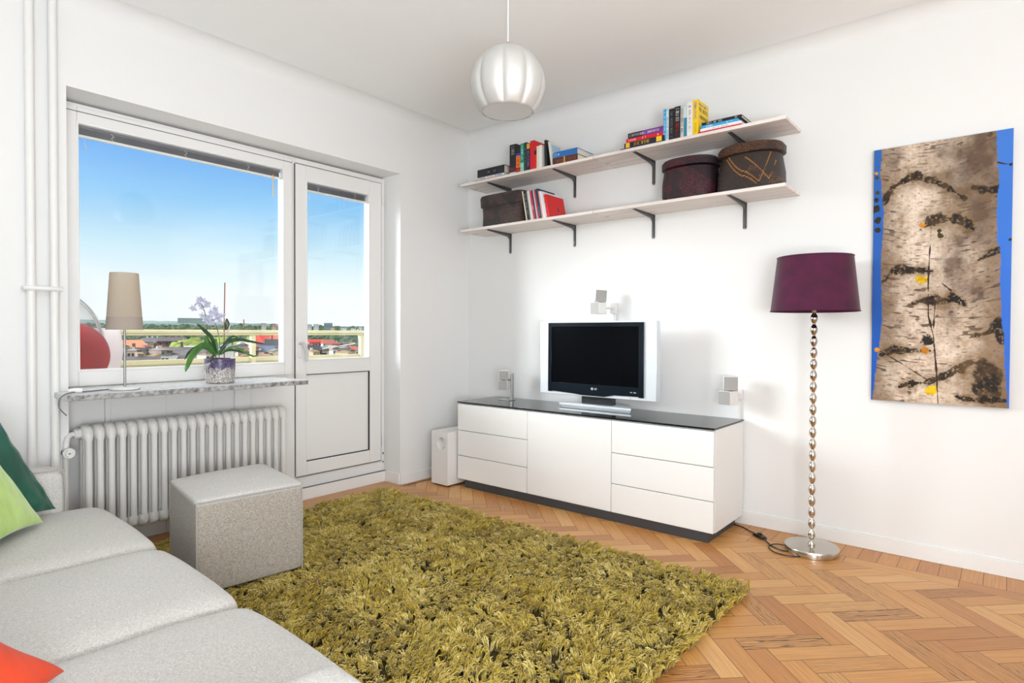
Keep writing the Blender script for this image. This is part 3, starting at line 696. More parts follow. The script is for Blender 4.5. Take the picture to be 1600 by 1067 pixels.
for i, x in enumerate(BXs):
    bracket(x, ZU, f'{nm[i]} of the grey steel brackets under the upper shelves')
    bracket(x, ZL, f'{nm[i]} of the grey steel brackets under the lower shelves')

# ---- books
_bm = {}
def bmat(c, rough=0.45):
    k = tuple(c)
    if k not in _bm: _bm[k] = pm('book_cover_%d_%d_%d' % k, srgb(*c), rough)
    return _bm[k]
BG_U1, BG_U2, BG_L, BG_U3, BG_U4 = 'books at the left of the upper shelf', 'lying books', 'books on the lower shelf', '', ''
def book(label, group, t, h, d, col, marks=None, bands=None, pages=True, x=0, z=0, y=-0.27, lean=0, lying=False, yaw_=0, cover=None, decal=None, soft=False):
    """local frame: X thickness, Z height, Y depth; the spine faces -Y"""
    o = empty('book', (x, y, z), label, 'book', group)
    c = bmat(col); ct = 0.0022 if soft else 0.003
    m = MB(); m.box(0, t, 0, ct, 0, h); m.box(0, ct, ct, d, 0, h); m.box(t-ct, t, ct, d, 0, h)
    def put(name, m, mat, parent=o, bevel=0):
        me = bpy.data.meshes.new(name); me.from_pydata([tuple(p) for p in m.v], [], m.f); me.materials.append(mat)
        b_ = bmesh.new(); b_.from_mesh(me); bmesh.ops.recalc_face_normals(b_, faces=b_.faces); b_.to_mesh(me); b_.free()
        q = bpy.data.objects.new(name, me); COL.objects.link(q); q.parent = parent
        if bevel: b = q.modifiers.new('bevel', 'BEVEL'); b.width = bevel; b.segments = 2
        return q
    cv = put('cover', m, c, bevel=0.0008)
    m = MB(); m.box(ct, t-ct, ct, d-0.004, 0.003, h-0.003); put('pages', m, PAPER)
    rnd = random.Random(hash((round(t, 4), round(h, 3), col[0])) & 0xffff)
    if bands:
        for i, (a, b_, bc) in enumerate(bands):
            m = MB(); m.box(0.0003, t-0.0003, -0.0006, 0.0002, h*a, h*b_); put('spine_band', m, bmat(bc), cv)
    if marks:
        for (a, b_, mc, wdt) in marks:         # a row of letter-like strokes running along the spine
            m = MB(); s0 = h*a
            while s0 < h*b_:
                w = rnd.uniform(0.003, 0.007); u = t*(0.5-wdt/2); v = t*(0.5+wdt/2)
                if rnd.random() < 0.82:
                    m.box(u, u+0.0012, -0.0012, 0.0, s0, s0+w)
                    if rnd.random() < 0.7: m.box(u, v, -0.0012, 0.0, s0, s0+0.0013)
                    if rnd.random() < 0.6: m.box(u, v, -0.0012, 0.0, s0+w-0.0013, s0+w)
                    if rnd.random() < 0.5: m.box(v-0.0012, v, -0.0012, 0.0, s0, s0+w)
                s0 += w+0.0022
            if m.v: put('spine_lettering', m, bmat(mc), cv)
    if decal:
        for (y0, y1, z0, z1, dc) in decal:    # marks on the right-hand cover board
            m = MB(); m.box(t-0.0002, t+0.0006, d*y0, d*y1, h*z0, h*z1); put('cover_print', m, bmat(dc), cv)
    if cover: cover(o, cv, t, h, d, put)
    if lying:
        o.rotation_euler = (0, R(90), 0); o.location = (x, y, z+t)      # Z -> X, X -> -Z
        o.rotation_euler = (Matrix.Rotation(yaw_, 3, 'Z') @ Matrix.Rotation(R(90), 3, 'Y')).to_euler()
    else:
        o.rotation_euler = (0, lean, 0)
        if lean > 0: o.location = (x+t*(1-math.cos(lean)), y, z + t*math.sin(lean))
    return o
e_ = 0.0006
Zu = ZU + 0.0002; Zl = ZL + 0.0002
G1 = 'books on the left upper shelf board'; G2 = 'books on the right upper shelf board'; G3 = 'books on the left lower shelf board'
W_, K_ = (228, 226, 220), (20, 20, 24)
# upper left
book('thin black book at the bottom of the lying stack on the far left', G1, 0.006, 0.29, 0.20, (24, 22, 26), x=0.318, z=Zu, lying=True, y=-0.275)
book('white lying book with coloured spine lettering, far left of the upper shelf', G1, 0.016, 0.262, 0.20, (232, 230, 226), marks=[(0.03, 0.34, (30, 30, 34), 0.5), (0.40, 0.62, (200, 40, 60), 0.5), (0.66, 0.94, (40, 90, 190), 0.5)], x=0.340, z=Zu+0.0065, lying=True, y=-0.272)
book('thick black book lying on top of the white lettered book', G1, 0.058, 0.258, 0.19, (22, 24, 32), marks=[(0.40, 0.46, (150, 150, 160), 0.2), (0.62, 0.70, (150, 150, 160), 0.2)], x=0.343, z=Zu+0.0230, lying=True, y=-0.268)
def up(items, x, z, group, y=-0.27):
    for it in items:
        t = it['t']; book(group=group, x=x, z=z, y=it.pop('y', y), **it); x += t+e_
    return x
x = up([
 dict(label='tall thick black book with pale markings, first upright after the lying black books', t=0.058, h=0.205, d=0.15, col=(26, 28, 34), bands=[(0.10, 0.24, (90, 24, 36)), (0.02, 0.06, (190, 190, 195))], marks=[(0.60, 0.92, (170, 170, 178), 0.4), (0.12, 0.22, (160, 60, 70), 0.5)]),
 dict(label='black book with an orange flame picture on its spine', t=0.038, h=0.190, d=0.14, col=(30, 26, 30), bands=[(0.18, 0.62, (236, 110, 30)), (0.0, 0.14, (200, 30, 40)), (0.63, 0.70, (40, 60, 190))], marks=[(0.22, 0.58, (40, 20, 18), 0.4)]),
 dict(label='teal and mint paperback between the flame book and the purple book', t=0.030, h=0.195, d=0.13, col=(30, 140, 120), bands=[(0.0, 0.32, (150, 215, 190))], marks=[(0.40, 0.92, (190, 235, 225), 0.5), (0.05, 0.15, (30, 40, 40), 0.5)]),
 dict(label='dark green spined paperback beside the teal one on the upper shelf', t=0.024, h=0.197, d=0.13, col=(24, 62, 58), marks=[(0.3, 0.8, (60, 140, 120), 0.4)]),
 dict(label='dark book with purple and orange spine beside the red books', t=0.027, h=0.186, d=0.13, col=(40, 24, 52), bands=[(0.80, 0.99, (225, 150, 60))], marks=[(0.1, 0.75, (170, 110, 190), 0.5)]),
 ], 0.652, Zu, G1)
x = up([
 dict(label='taller bright red book on the upper left shelf', t=0.034, h=0.198, d=0.19, col=(208, 22, 30)),
 dict(label='shorter red book with a black band beside the taller red book', t=0.020, h=0.158, d=0.15, col=(212, 34, 34), bands=[(0.62, 0.80, (30, 20, 20))]),
 dict(label='cream coloured thin book beside the red books', t=0.021, h=0.152, d=0.13, col=(226, 218, 190)),
 dict(label='white thin book beside the cream book', t=0.020, h=0.154, d=0.13, col=(236, 234, 228)),
 ], x+0.002, Zu, G1)
book('upright black book with white page edge before the leaning books', G1, 0.016, 0.180, 0.10, (22, 24, 28), x=0.962, z=Zu, lean=R(-3), cover=None)
book('pale illustrated book leaning left beside the blue lying book', G1, 0.014, 0.168, 0.15, (222, 218, 206), x=1.003, z=Zu, lean=R(-9), y=-0.262, decal=[(0.1, 0.8, 0.6, 0.9, (160, 190, 205)), (0.15, 0.6, 0.2, 0.45, (110, 90, 80))])
book('brown leather book lying under the blue book on the upper shelf', G1, 0.045, 0.196, 0.20, (92, 44, 32), marks=[(0.12, 0.9, (150, 96, 70), 0.4)], bands=[(0.45, 0.50, (214, 160, 60))], x=1.022, z=Zu, lying=True, y=-0.268)
book('blue book lying on top of the brown leather book', G1, 0.040, 0.190, 0.20, (38, 112, 186), marks=[(0.05, 0.12, (230, 235, 240), 0.6), (0.16, 0.30, (220, 228, 235), 0.3)], x=1.021, z=Zu+0.0455, lying=True, y=-0.262)
# upper right
book('thin dark blue book at the bottom of the stack left of the cyan book', G2, 0.008, 0.290, 0.20, (30, 34, 90), x=1.530, z=Zu, lying=True, y=-0.276)
book('black book with yellow spine lettering, lying under the red one', G2, 0.030, 0.262, 0.19, (26, 30, 36), marks=[(0.24, 0.62, (222, 190, 50), 0.6)], bands=[(0.04, 0.14, (240, 190, 40)), (0.80, 0.93, (240, 200, 40))], x=1.556, z=Zu+0.0085, lying=True, y=-0.272)
book('red book lying in the middle of the stack beside the cyan book', G2, 0.022, 0.240, 0.18, (214, 24, 36), marks=[(0.05, 0.28, (240, 220, 220), 0.5), (0.45, 0.52, (240, 220, 220), 0.6), (0.85, 0.9, (240, 220, 220), 0.4)], x=1.568, z=Zu+0.0390, lying=True, y=-0.272)
book('purple and black book topmost of the stack beside the cyan book', G2, 0.032, 0.226, 0.17, (116, 50, 140), bands=[(0.0, 0.42, (34, 32, 46))], marks=[(0.05, 0.9, (225, 220, 232), 0.4)], x=1.580, z=Zu+0.0615, lying=True, y=-0.270)
x = up([
 dict(label='bright cyan book standing at the left of the black pair', t=0.016, h=0.185, d=0.14, col=(40, 160, 215), marks=[(0.1, 0.9, (225, 240, 245), 0.4)]),
 dict(label='white and blue book beside the cyan book', t=0.017, h=0.176, d=0.14, col=(196, 222, 232), marks=[(0.08, 0.88, (50, 140, 190), 0.6)]),
 dict(label='black book on the left of the black pair on the right shelf', t=0.033, h=0.180, d=0.15, col=(26, 24, 26), marks=[(0.1, 0.9, (120, 112, 112), 0.35)]),
 dict(label='black book with white and red spine lettering', t=0.036, h=0.184, d=0.15, col=(24, 22, 24), marks=[(0.55, 0.92, (228, 226, 224), 0.5), (0.14, 0.48, (200, 30, 44), 0.5)]),
 dict(label='white and grey lettered paperback beside the black pair', t=0.019, h=0.180, d=0.13, col=(205, 202, 200), marks=[(0.1, 0.92, (60, 58, 60), 0.6)]),
 dict(label='teal spined thin book beside the tall white book', t=0.018, h=0.176, d=0.13, col=(40, 130, 160), bands=[(0.62, 0.99, (200, 218, 222))]),
 dict(label='thick tall white book beside the yellow book', t=0.033, h=0.192, d=0.15, col=(234, 230, 228), marks=[(0.12, 0.78, (170, 164, 166), 0.35), (0.84, 0.9, (120, 100, 90), 0.4)]),
 ], 1.808, Zu, G2)
def yellow_cover(o, cv, t, h, d, put):
    rnd = random.Random(3)
    # rows of lettering on the right-hand cover, unreadable in the photograph
    for (z_, y0, y1, hh, c) in ((0.86, 0.10, 0.92, 0.055, (40, 90, 190)), (0.70, 0.10, 0.88, 0.10, (96, 84, 20)), (0.50, 0.14, 0.86, 0.09, (96, 84, 20)), (0.33, 0.35, 0.90, 0.10, (96, 84, 20)), (0.18, 0.3, 0.75, 0.07, (60, 110, 190))):
        m = MB(); s0 = d*y0
        while s0 < d*y1:
            w = rnd.uniform(0.005, 0.009); a, b = h*z_, h*(z_+hh); x0, x1 = t-0.0002, t+0.0008
            if rnd.random() < 0.85:
                m.box(x0, x1, s0, s0+0.002, a, b)
                if rnd.random() < 0.6: m.box(x0, x1, s0, s0+w, b-0.002, b)
                if rnd.random() < 0.5: m.box(x0, x1, s0, s0+w, a, a+0.002)
                if rnd.random() < 0.5: m.box(x0, x1, s0+w-0.002, s0+w, a, b)
            s0 += w+0.003
        put('cover_lettering', m, bmat(c), cv)
book('bright yellow book with lettering on its cover', G2, 0.030, 0.196, 0.15, (246, 204, 16), marks=[(0.45, 0.92, (50, 100, 190), 0.4), (0.08, 0.35, (190, 150, 20), 0.4)], x=x+0.001, z=Zu, cover=yellow_cover)
xr = x+0.040
book('red spined book at the bottom of the stack right of the yellow book', G2, 0.009, 0.235, 0.20, (206, 20, 34), x=xr-0.005, z=Zu, lying=True, y=-0.278)
book('white book lying on the red one at the right', G2, 0.017, 0.225, 0.19, (236, 236, 236), marks=[(0.3, 0.7, (190, 190, 195), 0.3)], x=xr+0.004, z=Zu+0.0095, lying=True, y=-0.272)
book('light blue book lying second from the top at the right', G2, 0.017, 0.205, 0.18, (50, 165, 220), marks=[(0.15, 0.3, (235, 245, 250), 0.5), (0.7, 0.9, (235, 245, 250), 0.4)], x=xr+0.006, z=Zu+0.027, lying=True, y=-0.266)
book('black book topmost of the stack right of the yellow book', G2, 0.017, 0.218, 0.19, (24, 24, 26), marks=[(0.12, 0.5, (222, 222, 222), 0.5), (0.8, 0.88, (222, 222, 222), 0.4)], x=xr+0.010, z=Zu+0.0445, lying=True, y=-0.262)
# lower left, all leaning towards the square basket
lean = R(-11); x = 0.806
for (lab, t, h, col, mk) in (
 ('thin cream book leaning against the square basket', 0.010, 0.208, (226, 216, 188), None),
 ('black book with white spine lettering next to the cream book', 0.024, 0.208, (32, 34, 38), [(0.15, 0.9, (150, 160, 165), 0.3)]),
 ('thin dark grey and white book beside the black one', 0.008, 0.204, (150, 150, 150), None),
 ('white slim book left of the crimson book', 0.012, 0.203, (225, 220, 214), None),
 ('thin brown and white magazine left of the crimson book', 0.008, 0.205, (200, 190, 176), None),
 ('crimson slim book on the lower shelf', 0.015, 0.200, (196, 22, 80), [(0.3, 0.5, (235, 200, 215), 0.4)]),
 ('charcoal thin book right of the crimson book', 0.009, 0.204, (44, 48, 54), None),
 ('pale mint thin book on the lower shelf', 0.009, 0.206, (176, 212, 200), None),
 ('hot pink thin book on the lower shelf', 0.011, 0.205, (226, 44, 100), None),
 ('dark petrol blue thick book on the lower shelf', 0.021, 0.206, (18, 62, 84), [(0.1, 0.4, (90, 150, 170), 0.4)]),
 ('salmon pink slim book beside the white ones on the lower shelf', 0.010, 0.190, (232, 160, 146), None),
 ('white thin book right of the salmon book', 0.013, 0.186, (238, 236, 236), None),
 ('second white thin book, beside the red albums', 0.014, 0.180, (226, 226, 232), None),
 ('thin red album behind the big red one', 0.007, 0.160, (222, 60, 60), [(0.1, 0.9, (240, 220, 200), 0.4)])):
    book(lab, G3, t, h, 0.20, col, marks=mk, x=x, z=Zl, lean=lean, y=-0.275, soft=True); x += t/math.cos(lean)+0.0006
def red_cover(o, cv, t, h, d, put):
    m = MB(); m.lathe([(0.012, 0), (0.007, 0.0008)], (t, d*0.58, h*0.42), 12, axis='x', sx=0.55, sy=1.6); put('cover_print', m, bmat((30, 40, 34)), cv)
    m = MB()
    for (a, b, z0, z1) in ((0.06, 0.94, 0.93, 0.95), (0.06, 0.94, 0.05, 0.07), (0.06, 0.075, 0.07, 0.93), (0.925, 0.94, 0.07, 0.93)): m.box(t-0.0002, t+0.0005, d*a, d*b, h*z0, h*z1)
    put('cover_border', m, bmat((190, 60, 40)), cv)
book('red album with its front cover showing, rightmost on the lower shelf', G3, 0.016, 0.158, 0.20, (220, 26, 32), x=x, z=Zl, lean=lean, y=-0.275, cover=red_cover)

# ---- baskets
def basket_mat(name, dark, mid, fleck, thr, sc=1.0):
    m_, n, l, b = new_mat(name)
    tc = n.new('ShaderNodeTexCoord')
    def wv(direction, scale):
        w = n.new('ShaderNodeTexWave'); w.wave_type = 'BANDS'; w.bands_direction = direction; w.inputs['Scale'].default_value = scale; w.inputs['Distortion'].default_value = 0.6
        l.new(tc.outputs['Object'], w.inputs['Vector']); return w
    a, c = wv('Z', 62*sc), wv('DIAGONAL', 46*sc)
    mu = n.new('ShaderNodeMath'); mu.operation = 'MULTIPLY'; l.new(a.outputs['Fac'], mu.inputs[0]); l.new(c.outputs['Fac'], mu.inputs[1])
    r_ = n.new('ShaderNodeValToRGB'); r_.color_ramp.elements[0].position = 0.1; r_.color_ramp.elements[0].color = dark; r_.color_ramp.elements[1].position = 0.6; r_.color_ramp.elements[1].color = mid
    l.new(mu.outputs[0], r_.inputs[0])
    no = n.new('ShaderNodeTexNoise'); no.inputs['Scale'].default_value = 9; l.new(tc.outputs['Object'], no.inputs['Vector'])
    vo = n.new('ShaderNodeTexVoronoi'); vo.inputs['Scale'].default_value = 190*sc; l.new(tc.outputs['Object'], vo.inputs['Vector'])
    lt = n.new('ShaderNodeMath'); lt.operation = 'LESS_THAN'; l.new(vo.outputs['Distance'], lt.inputs[0]); lt.inputs[1].default_value = 0.36
    gt = n.new('ShaderNodeMath'); gt.operation = 'GREATER_THAN'; l.new(no.outputs['Fac'], gt.inputs[0]); gt.inputs[1].default_value = thr
    an = n.new('ShaderNodeMath'); an.operation = 'MULTIPLY'; l.new(lt.outputs[0], an.inputs[0]); l.new(gt.outputs[0], an.inputs[1])
    mx = n.new('ShaderNodeMix'); mx.data_type = 'RGBA'; l.new(an.outputs[0], mx.inputs['Factor']); l.new(r_.outputs[0], mx.inputs['A']); mx.inputs['B'].default_value = fleck
    l.new(mx.outputs['Result'], b.inputs['Base Color']); b.inputs['Roughness'].default_value = 0.42
    bp = n.new('ShaderNodeBump'); bp.inputs['Strength'].default_value = 0.9; bp.inputs['Distance'].default_value = 0.003; l.new(mu.outputs[0], bp.inputs['Height']); l.new(bp.outputs[0], b.inputs['Normal'])
    return m_
def superell(a, b, p, n):
    out = []
    for i in range(n):
        t = 2*PI*i/n; c, s = math.cos(t), math.sin(t)
        out.append((a*math.copysign(abs(c)**(2/p), c), b*math.copysign(abs(s)**(2/p), s)))
    return out
def basket(label, c, levels, lid, mat, lidmat, p0, p1, band=None):
    """levels: (z, half width, half depth, squareness) ; lid the same list"""
    o = empty('lidded_basket', c, label, 'basket', 'woven lidded baskets on the lower shelf')
    def loft(lv, mat, name, cap=True, parent=o, n=56):
        m = MB(); vs = []; fs = []
        for (z, a, b, p) in lv:
            for (x, y) in superell(a, b, p, n): vs.append((c[0]+x, c[1]+y, c[2]+z))
        for k in range(len(lv)-1):
            for i in range(n): j = (i+1) % n; fs.append((k*n+i, k*n+j, (k+1)*n+j, (k+1)*n+i))
        fs.append(tuple(range(n))[::-1]); fs.append(tuple(range((len(lv)-1)*n, len(lv)*n)))
        m.add(vs, fs); return m.build(name, mat, parent, sharp=50)
    loft(levels, mat, 'body'); loft(lid, lidmat, 'lid')
    return o
BK1 = basket_mat('dark_weave', (0.014, 0.012, 0.012, 1), (0.085, 0.062, 0.06, 1), (0.22, 0.10, 0.08, 1), 0.50)
BK2 = basket_mat('plum_weave', (0.016, 0.007, 0.010, 1), (0.055, 0.034, 0.046, 1), (0.24, 0.03, 0.045, 1), 0.49)
BK3 = basket_mat('brown_weave', (0.018, 0.011, 0.009, 1), (0.085, 0.060, 0.052, 1), (0.30, 0.13, 0.04, 1), 0.64)
BK3L = basket_mat('orange_brown_weave', (0.025, 0.012, 0.008, 1), (0.09, 0.05, 0.035, 1), (0.28, 0.10, 0.03, 1), 0.46)
basket('dark square woven basket with a lid at the left end of the lower shelf', (0.565, -0.150, ZL), [(0.0, 0.188, 0.118, 9), (0.08, 0.185, 0.117, 9), (0.175, 0.190, 0.120, 9)],
       [(0.140, 0.192, 0.123, 9), (0.142, 0.199, 0.128, 9), (0.205, 0.203, 0.130, 9), (0.222, 0.198, 0.125, 8), (0.228, 0.18, 0.11, 7)], BK1, BK1, 9, 9)
basket('smaller plum coloured oval woven basket with a lid', (1.921, -0.142, ZL), [(0.0, 0.142, 0.112, 3.2), (0.03, 0.156, 0.122, 3.0), (0.10, 0.160, 0.124, 2.6), (0.18, 0.152, 0.118, 2.3)],
       [(0.188, 0.160, 0.124, 2.3), (0.190, 0.165, 0.128, 2.3), (0.222, 0.166, 0.129, 2.3), (0.236, 0.155, 0.120, 2.3), (0.242, 0.12, 0.09, 2.2)], BK2, BK2, 3, 2)
bb = basket('larger brown oval woven basket with orange zigzag pattern', (2.267, -0.142, ZL), [(0.0, 0.160, 0.118, 3.4), (0.03, 0.170, 0.127, 3.2), (0.10, 0.170, 0.128, 2.8), (0.19, 0.156, 0.120, 2.4)],
       [(0.196, 0.166, 0.127, 2.3), (0.198, 0.174, 0.131, 2.3), (0.232, 0.175, 0.132, 2.3), (0.248, 0.163, 0.122, 2.3), (0.254, 0.12, 0.09, 2.2)], BK3, BK3L, 3, 2)
# zigzag of light orange strands woven into the brown basket
m = MB()
def bsurf(t, z):
    k = z/0.19; a = lerp(0.172, 0.159, k)+0.002; b = lerp(0.1285, 0.1225, k)+0.002; p = lerp(3.0, 2.4, k); c, s = math.cos(t), math.sin(t)
    return (2.267+a*math.copysign(abs(c)**(2/p), c), -0.142+b*math.copysign(abs(s)**(2/p), s), ZL+z)
for (t0, t1, z0, z1) in ((R(-118), R(-72), 0.185, 0.03), (R(-72), R(-42), 0.03, 0.185), (R(-122), R(-76), 0.175, 0.02), (R(-90), R(-52), 0.17, 0.04), (R(-52), R(-30), 0.04, 0.14)):
    for i in range(20):
        t = lerp(t0, t1, (i+0.5)/20); z = lerp(z0, z1, (i+0.5)/20); p = bsurf(t, z); q = bsurf(t+0.035, z+0.001)
        m.tube([p, q], 0.0030, 5)
m.build('zigzag_strands', pm('orange_strands', (0.50, 0.22, 0.06, 1), 0.5), bb)

# ================================================================== SOFT FURNITURE
def fabric(name, col, scale=420, amt=0.18, rough=0.95, bstr=0.35):
    m_, n, l, b = new_mat(name)
    tc = n.new('ShaderNodeTexCoord')
    w1_ = n.new('ShaderNodeTexNoise'); w1_.inputs['Scale'].default_value = scale; w1_.inputs['Detail'].default_value = 3
    mp = n.new('ShaderNodeMapping'); mp.inputs['Scale'].default_value = (0.35, 1.6, 1.0); l.new(tc.outputs['Object'], mp.inputs[0]); l.new(mp.outputs[0], w1_.inputs['Vector'])
    mp2 = n.new('ShaderNodeMapping'); mp2.inputs['Scale'].default_value = (1.6, 0.35, 0.5); l.new(tc.outputs['Object'], mp2.inputs[0])
    w2_ = n.new('ShaderNodeTexNoise'); w2_.inputs['Scale'].default_value = scale; w2_.inputs['Detail'].default_value = 3; l.new(mp2.outputs[0], w2_.inputs['Vector'])
    ad = n.new('ShaderNodeMath'); ad.operation = 'ADD'; l.new(w1_.outputs['Fac'], ad.inputs[0]); l.new(w2_.outputs['Fac'], ad.inputs[1])
    mr = n.new('ShaderNodeMapRange'); mr.inputs['From Min'].default_value = 0.72; mr.inputs['From Max'].default_value = 1.28; mr.inputs['To Min'].default_value = 1-amt*1.6; mr.inputs['To Max'].default_value = 1+amt
    l.new(ad.outputs[0], mr.inputs['Value'])
    sc = n.new('ShaderNodeVectorMath'); sc.operation = 'SCALE'; sc.inputs[0].default_value = col[:3]; l.new(mr.outputs[0], sc.inputs['Scale']); l.new(sc.outputs[0], b.inputs['Base Color'])
    b.inputs['Roughness'].default_value = rough; b.inputs['Sheen Weight'].default_value = 0.15; b.inputs['Specular IOR Level'].default_value = 0.2
    bp = n.new('ShaderNodeBump'); bp.inputs['Strength'].default_value = bstr; bp.inputs['Distance'].default_value = 0.0015; l.new(ad.outputs[0], bp.inputs['Height']); l.new(bp.outputs[0], b.inputs['Normal'])
    return m_
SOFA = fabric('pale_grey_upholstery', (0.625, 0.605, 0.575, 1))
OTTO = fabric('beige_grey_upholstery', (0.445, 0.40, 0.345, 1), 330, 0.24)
PIPG = pm('grey_piping', (0.42, 0.40, 0.38, 1), 0.9)

def soft_block(x0, x1, y0, y1, z0, z1, r=0.05, crown=0.02, n=(14, 14), bow=0.0, wr=0.0, seed=0):
    """a padded block: rounded box with a crowned top; returns an MB"""
    nx, ny, nz = n[0], n[1], 8
    bm = bmesh.new(); bmesh.ops.create_cube(bm, size=2)
    bmesh.ops.subdivide_edges(bm, edges=bm.edges[:], cuts=11, use_grid_fill=True)
    hx, hy, hz = (x1-x0)/2, (y1-y0)/2, (z1-z0)/2; c = Vector(((x0+x1)/2, (y0+y1)/2, (z0+z1)/2))
    m = MB(); vs = []
    for v in bm.verts:
        a = [v.co.x, v.co.y, v.co.z]
        # denser rows near the edges
        a = [math.sin(q*PI/2) for q in a]
        p = Vector((a[0]*hx, a[1]*hy, a[2]*hz))
        q = Vector([max(-h+r, min(h-r, t)) for t, h in zip(p, (hx, hy, hz))])
        d = p-q
        if d.length > 1e-6:
            # rounded edge
            mx_ = max(abs(d.x), abs(d.y), abs(d.z)); p = q + d.normalized()*r if (abs(d.x) > 1e-5)+(abs(d.y) > 1e-5)+(abs(d.z) > 1e-5) > 1 else q + d
        fx, fy = 1-(p.x/hx)**2, 1-(p.y/hy)**2
        if p.z > 0: p.z += crown*max(fx, 0)**0.6*max(fy, 0)**0.6*(p.z/hz)
        p.y += (-1 if p.y < 0 else 1)*bow*max(0, 1-(p.x/hx)**2)*abs(p.y/hy) if bow else 0
        if wr:
            nv = mnoise.noise(Vector((p.x*7+seed, p.y*7, p.z*5)))
            p += Vector((0, 0, nv*wr)) if p.z > hz*0.5 else Vector((nv*wr*0.5, nv*wr*0.5, 0))
        vs.append(c+p)
    bm.verts.index_update(); m.add(vs, [tuple(v.index for v in f.verts) for f in bm.faces]); bm.free(); return m

SR = Vector((0.40, -2.685, 0))
sofa = empty('sofa', SR, 'pale grey three-seat sofa with low arms in the left foreground', 'sofa')
SEATZ = 0.385
cx_ = [0.405, 1.135, 1.760, 2.395]
for k in range(3):
    m = soft_block(cx_[k]+0.004, cx_[k+1]-0.004, -3.50, -2.675, 0.225, SEATZ-0.010, r=0.048, crown=0.018, bow=0.012, wr=0.006, seed=k*9)
    m.build('seat_cushion', SOFA, sofa, sub=1, sharp=180)
m = soft_block(0.36, 2.44, -3.76, -2.72, 0.075, 0.228, r=0.02, crown=0); m.build('frame', SOFA, sofa, sharp=180)
for (a, b) in ((0.300, 0.452), (2.392, 2.535)):
    m = soft_block(a, b, -3.78, -2.797 if a < 1 else -2.795, 0.20, 0.545 if a < 1 else 0.500, r=0.045, crown=0.004); ar = m.build('arm', SOFA, sofa, sub=1, sharp=180)
    if a > 1: continue
    xx = b-0.012 if a < 1 else a+0.012; zt = 0.545 if a < 1 else 0.500; yf = -2.797 if a < 1 else -2.795
    m = MB(); m.tube(bez([(xx, -3.45, zt-0.004), (xx, yf-0.06, zt-0.004), (xx, yf-0.022, zt-0.016), (xx, yf-0.006, zt-0.045), (xx, yf-0.002, 0.25)], 6), 0.0026, 6); m.build('piping', PIPG, ar)
for k in range(3):
    m = soft_block(cx_[k]+0.004, cx_[k+1]-0.004, -3.72, -3.52, 0.30, 0.70, r=0.07, crown=0.01, wr=0.006, seed=k*5+40); m.build('back_cushion', SOFA, sofa, sub=1, sharp=180)
m = soft_block(0.30, 2.52, -3.80, -3.705, 0.10, 0.68, r=0.04, crown=0); m.build('backrest', SOFA, sofa, sub=1, sharp=180)
for x in (0.42, 2.38):
    for y in (-3.70, -2.80):
        m = MB(); m.lathe([(0.018, 0.0), (0.024, 0.076)], (x, y, 0), 16); m.build('leg', BLACK, sofa)
sofa.rotation_euler = (0, 0, -0.036)

def cushion(name, label, Rc, du, dv, size, thick, mat, seed, wr=0.010):
    """square pillow with a corner at Rc, one side along du, the other along dv"""
    du, dv = Vector(du).normalized(), Vector(dv).normalized(); nn = du.cross(dv).normalized()
    n = 30; m = MB(); vs = []; fs = []; c = Vector(Rc) + (du+dv)*size/2 + 0*nn
    for side in (1, -1):
        for i in range(n+1):
            for j in range(n+1):
                u, v = -1+2*i/n, -1+2*j/n; u2, v2 = math.sin(u*PI/2), math.sin(v*PI/2)
                pin = 1-0.12*(1-abs(v2)**2.0)*abs(u2)**3; pin2 = 1-0.12*(1-abs(u2)**2.0)*abs(v2)**3
                h = (max(0, 1-u2*u2)*max(0, 1-v2*v2))**0.42
                edge = 1-h
                q = Vector((u2*3+seed, v2*3, side*2.0)); w = mnoise.noise(q*1.6)*0.7 + 0.5*abs(mnoise.noise(Vector((u2*9+v2*3+seed, v2*4, side))))
                p = c + du*(u2*pin)*size/2 + dv*(v2*pin2)*size/2 + nn*side*(h*thick/2) + nn*w*wr*(0.3+0.7*edge)*(1 if h > 0 else 0.0)
                vs.append(p)
    b = (n+1)*(n+1)
    for s in (0, 1):
        for i in range(n):
            for j in range(n):
                a = s*b+i*(n+1)+j; fs.append((a, a+1, a+n+2, a+n+1) if s == 0 else (a, a+n+1, a+n+2, a+1))
    m.add(vs, fs)
    o = m.build(name, mat, loc=tuple(Rc), sharp=180, sub=1)
    bm = bmesh.new(); bm.from_mesh(o.data); bmesh.ops.remove_doubles(bm, verts=bm.verts, dist=0.0004); bm.to_mesh(o.data); bm.free()
    tag(o, label, 'cushion'); return o
GRN = pm('dark_green_satin', srgb(0, 84, 64), 0.36, sheen=0.12, var=(7, 0.35), bump=(26, 0.35, 0.004), spec=0.35)
LIM = pm('lime_green_velvet', srgb(158, 200, 84), 0.6, sheen=0.5, var=(10, 0.18, srgb(196, 224, 130)[:3]), bump=(40, 0.25, 0.003), stretch=(1, 1, 0.5))
ORA = pm('orange_red_satin', srgb(214, 62, 14), 0.55, sheen=0.05, var=(8, 0.25), bump=(24, 0.3, 0.004))
cushion('throw_cushion', 'dark green satin cushion behind the lime one at the far end of the sofa', (0.480, -2.843, 0.398), (0.70, -0.72, 0.0), (0.05, -0.42, 0.90), 0.46, 0.11, GRN, 3, 0.017)
cushion('throw_cushion', 'lime green velvet cushion leaning in front of the dark green one', (0.668, -2.925, 0.402), (0.80, -0.60, 0.0), (-0.02, -0.47, 0.88), 0.44, 0.10, LIM, 11)
cushion('throw_cushion', 'orange red satin cushion nearest the camera on the sofa', (1.90, -3.165, 0.412), (0.80, -0.60, 0.0), (-0.19, -0.72, 0.64), 0.44, 0.13, ORA, 23)

# ---- ottoman
OR_ = Vector((0.68, -2.26, 0))
ot = empty('ottoman', OR_, 'beige fabric cube footstool between the radiator and the sofa', 'footstool')
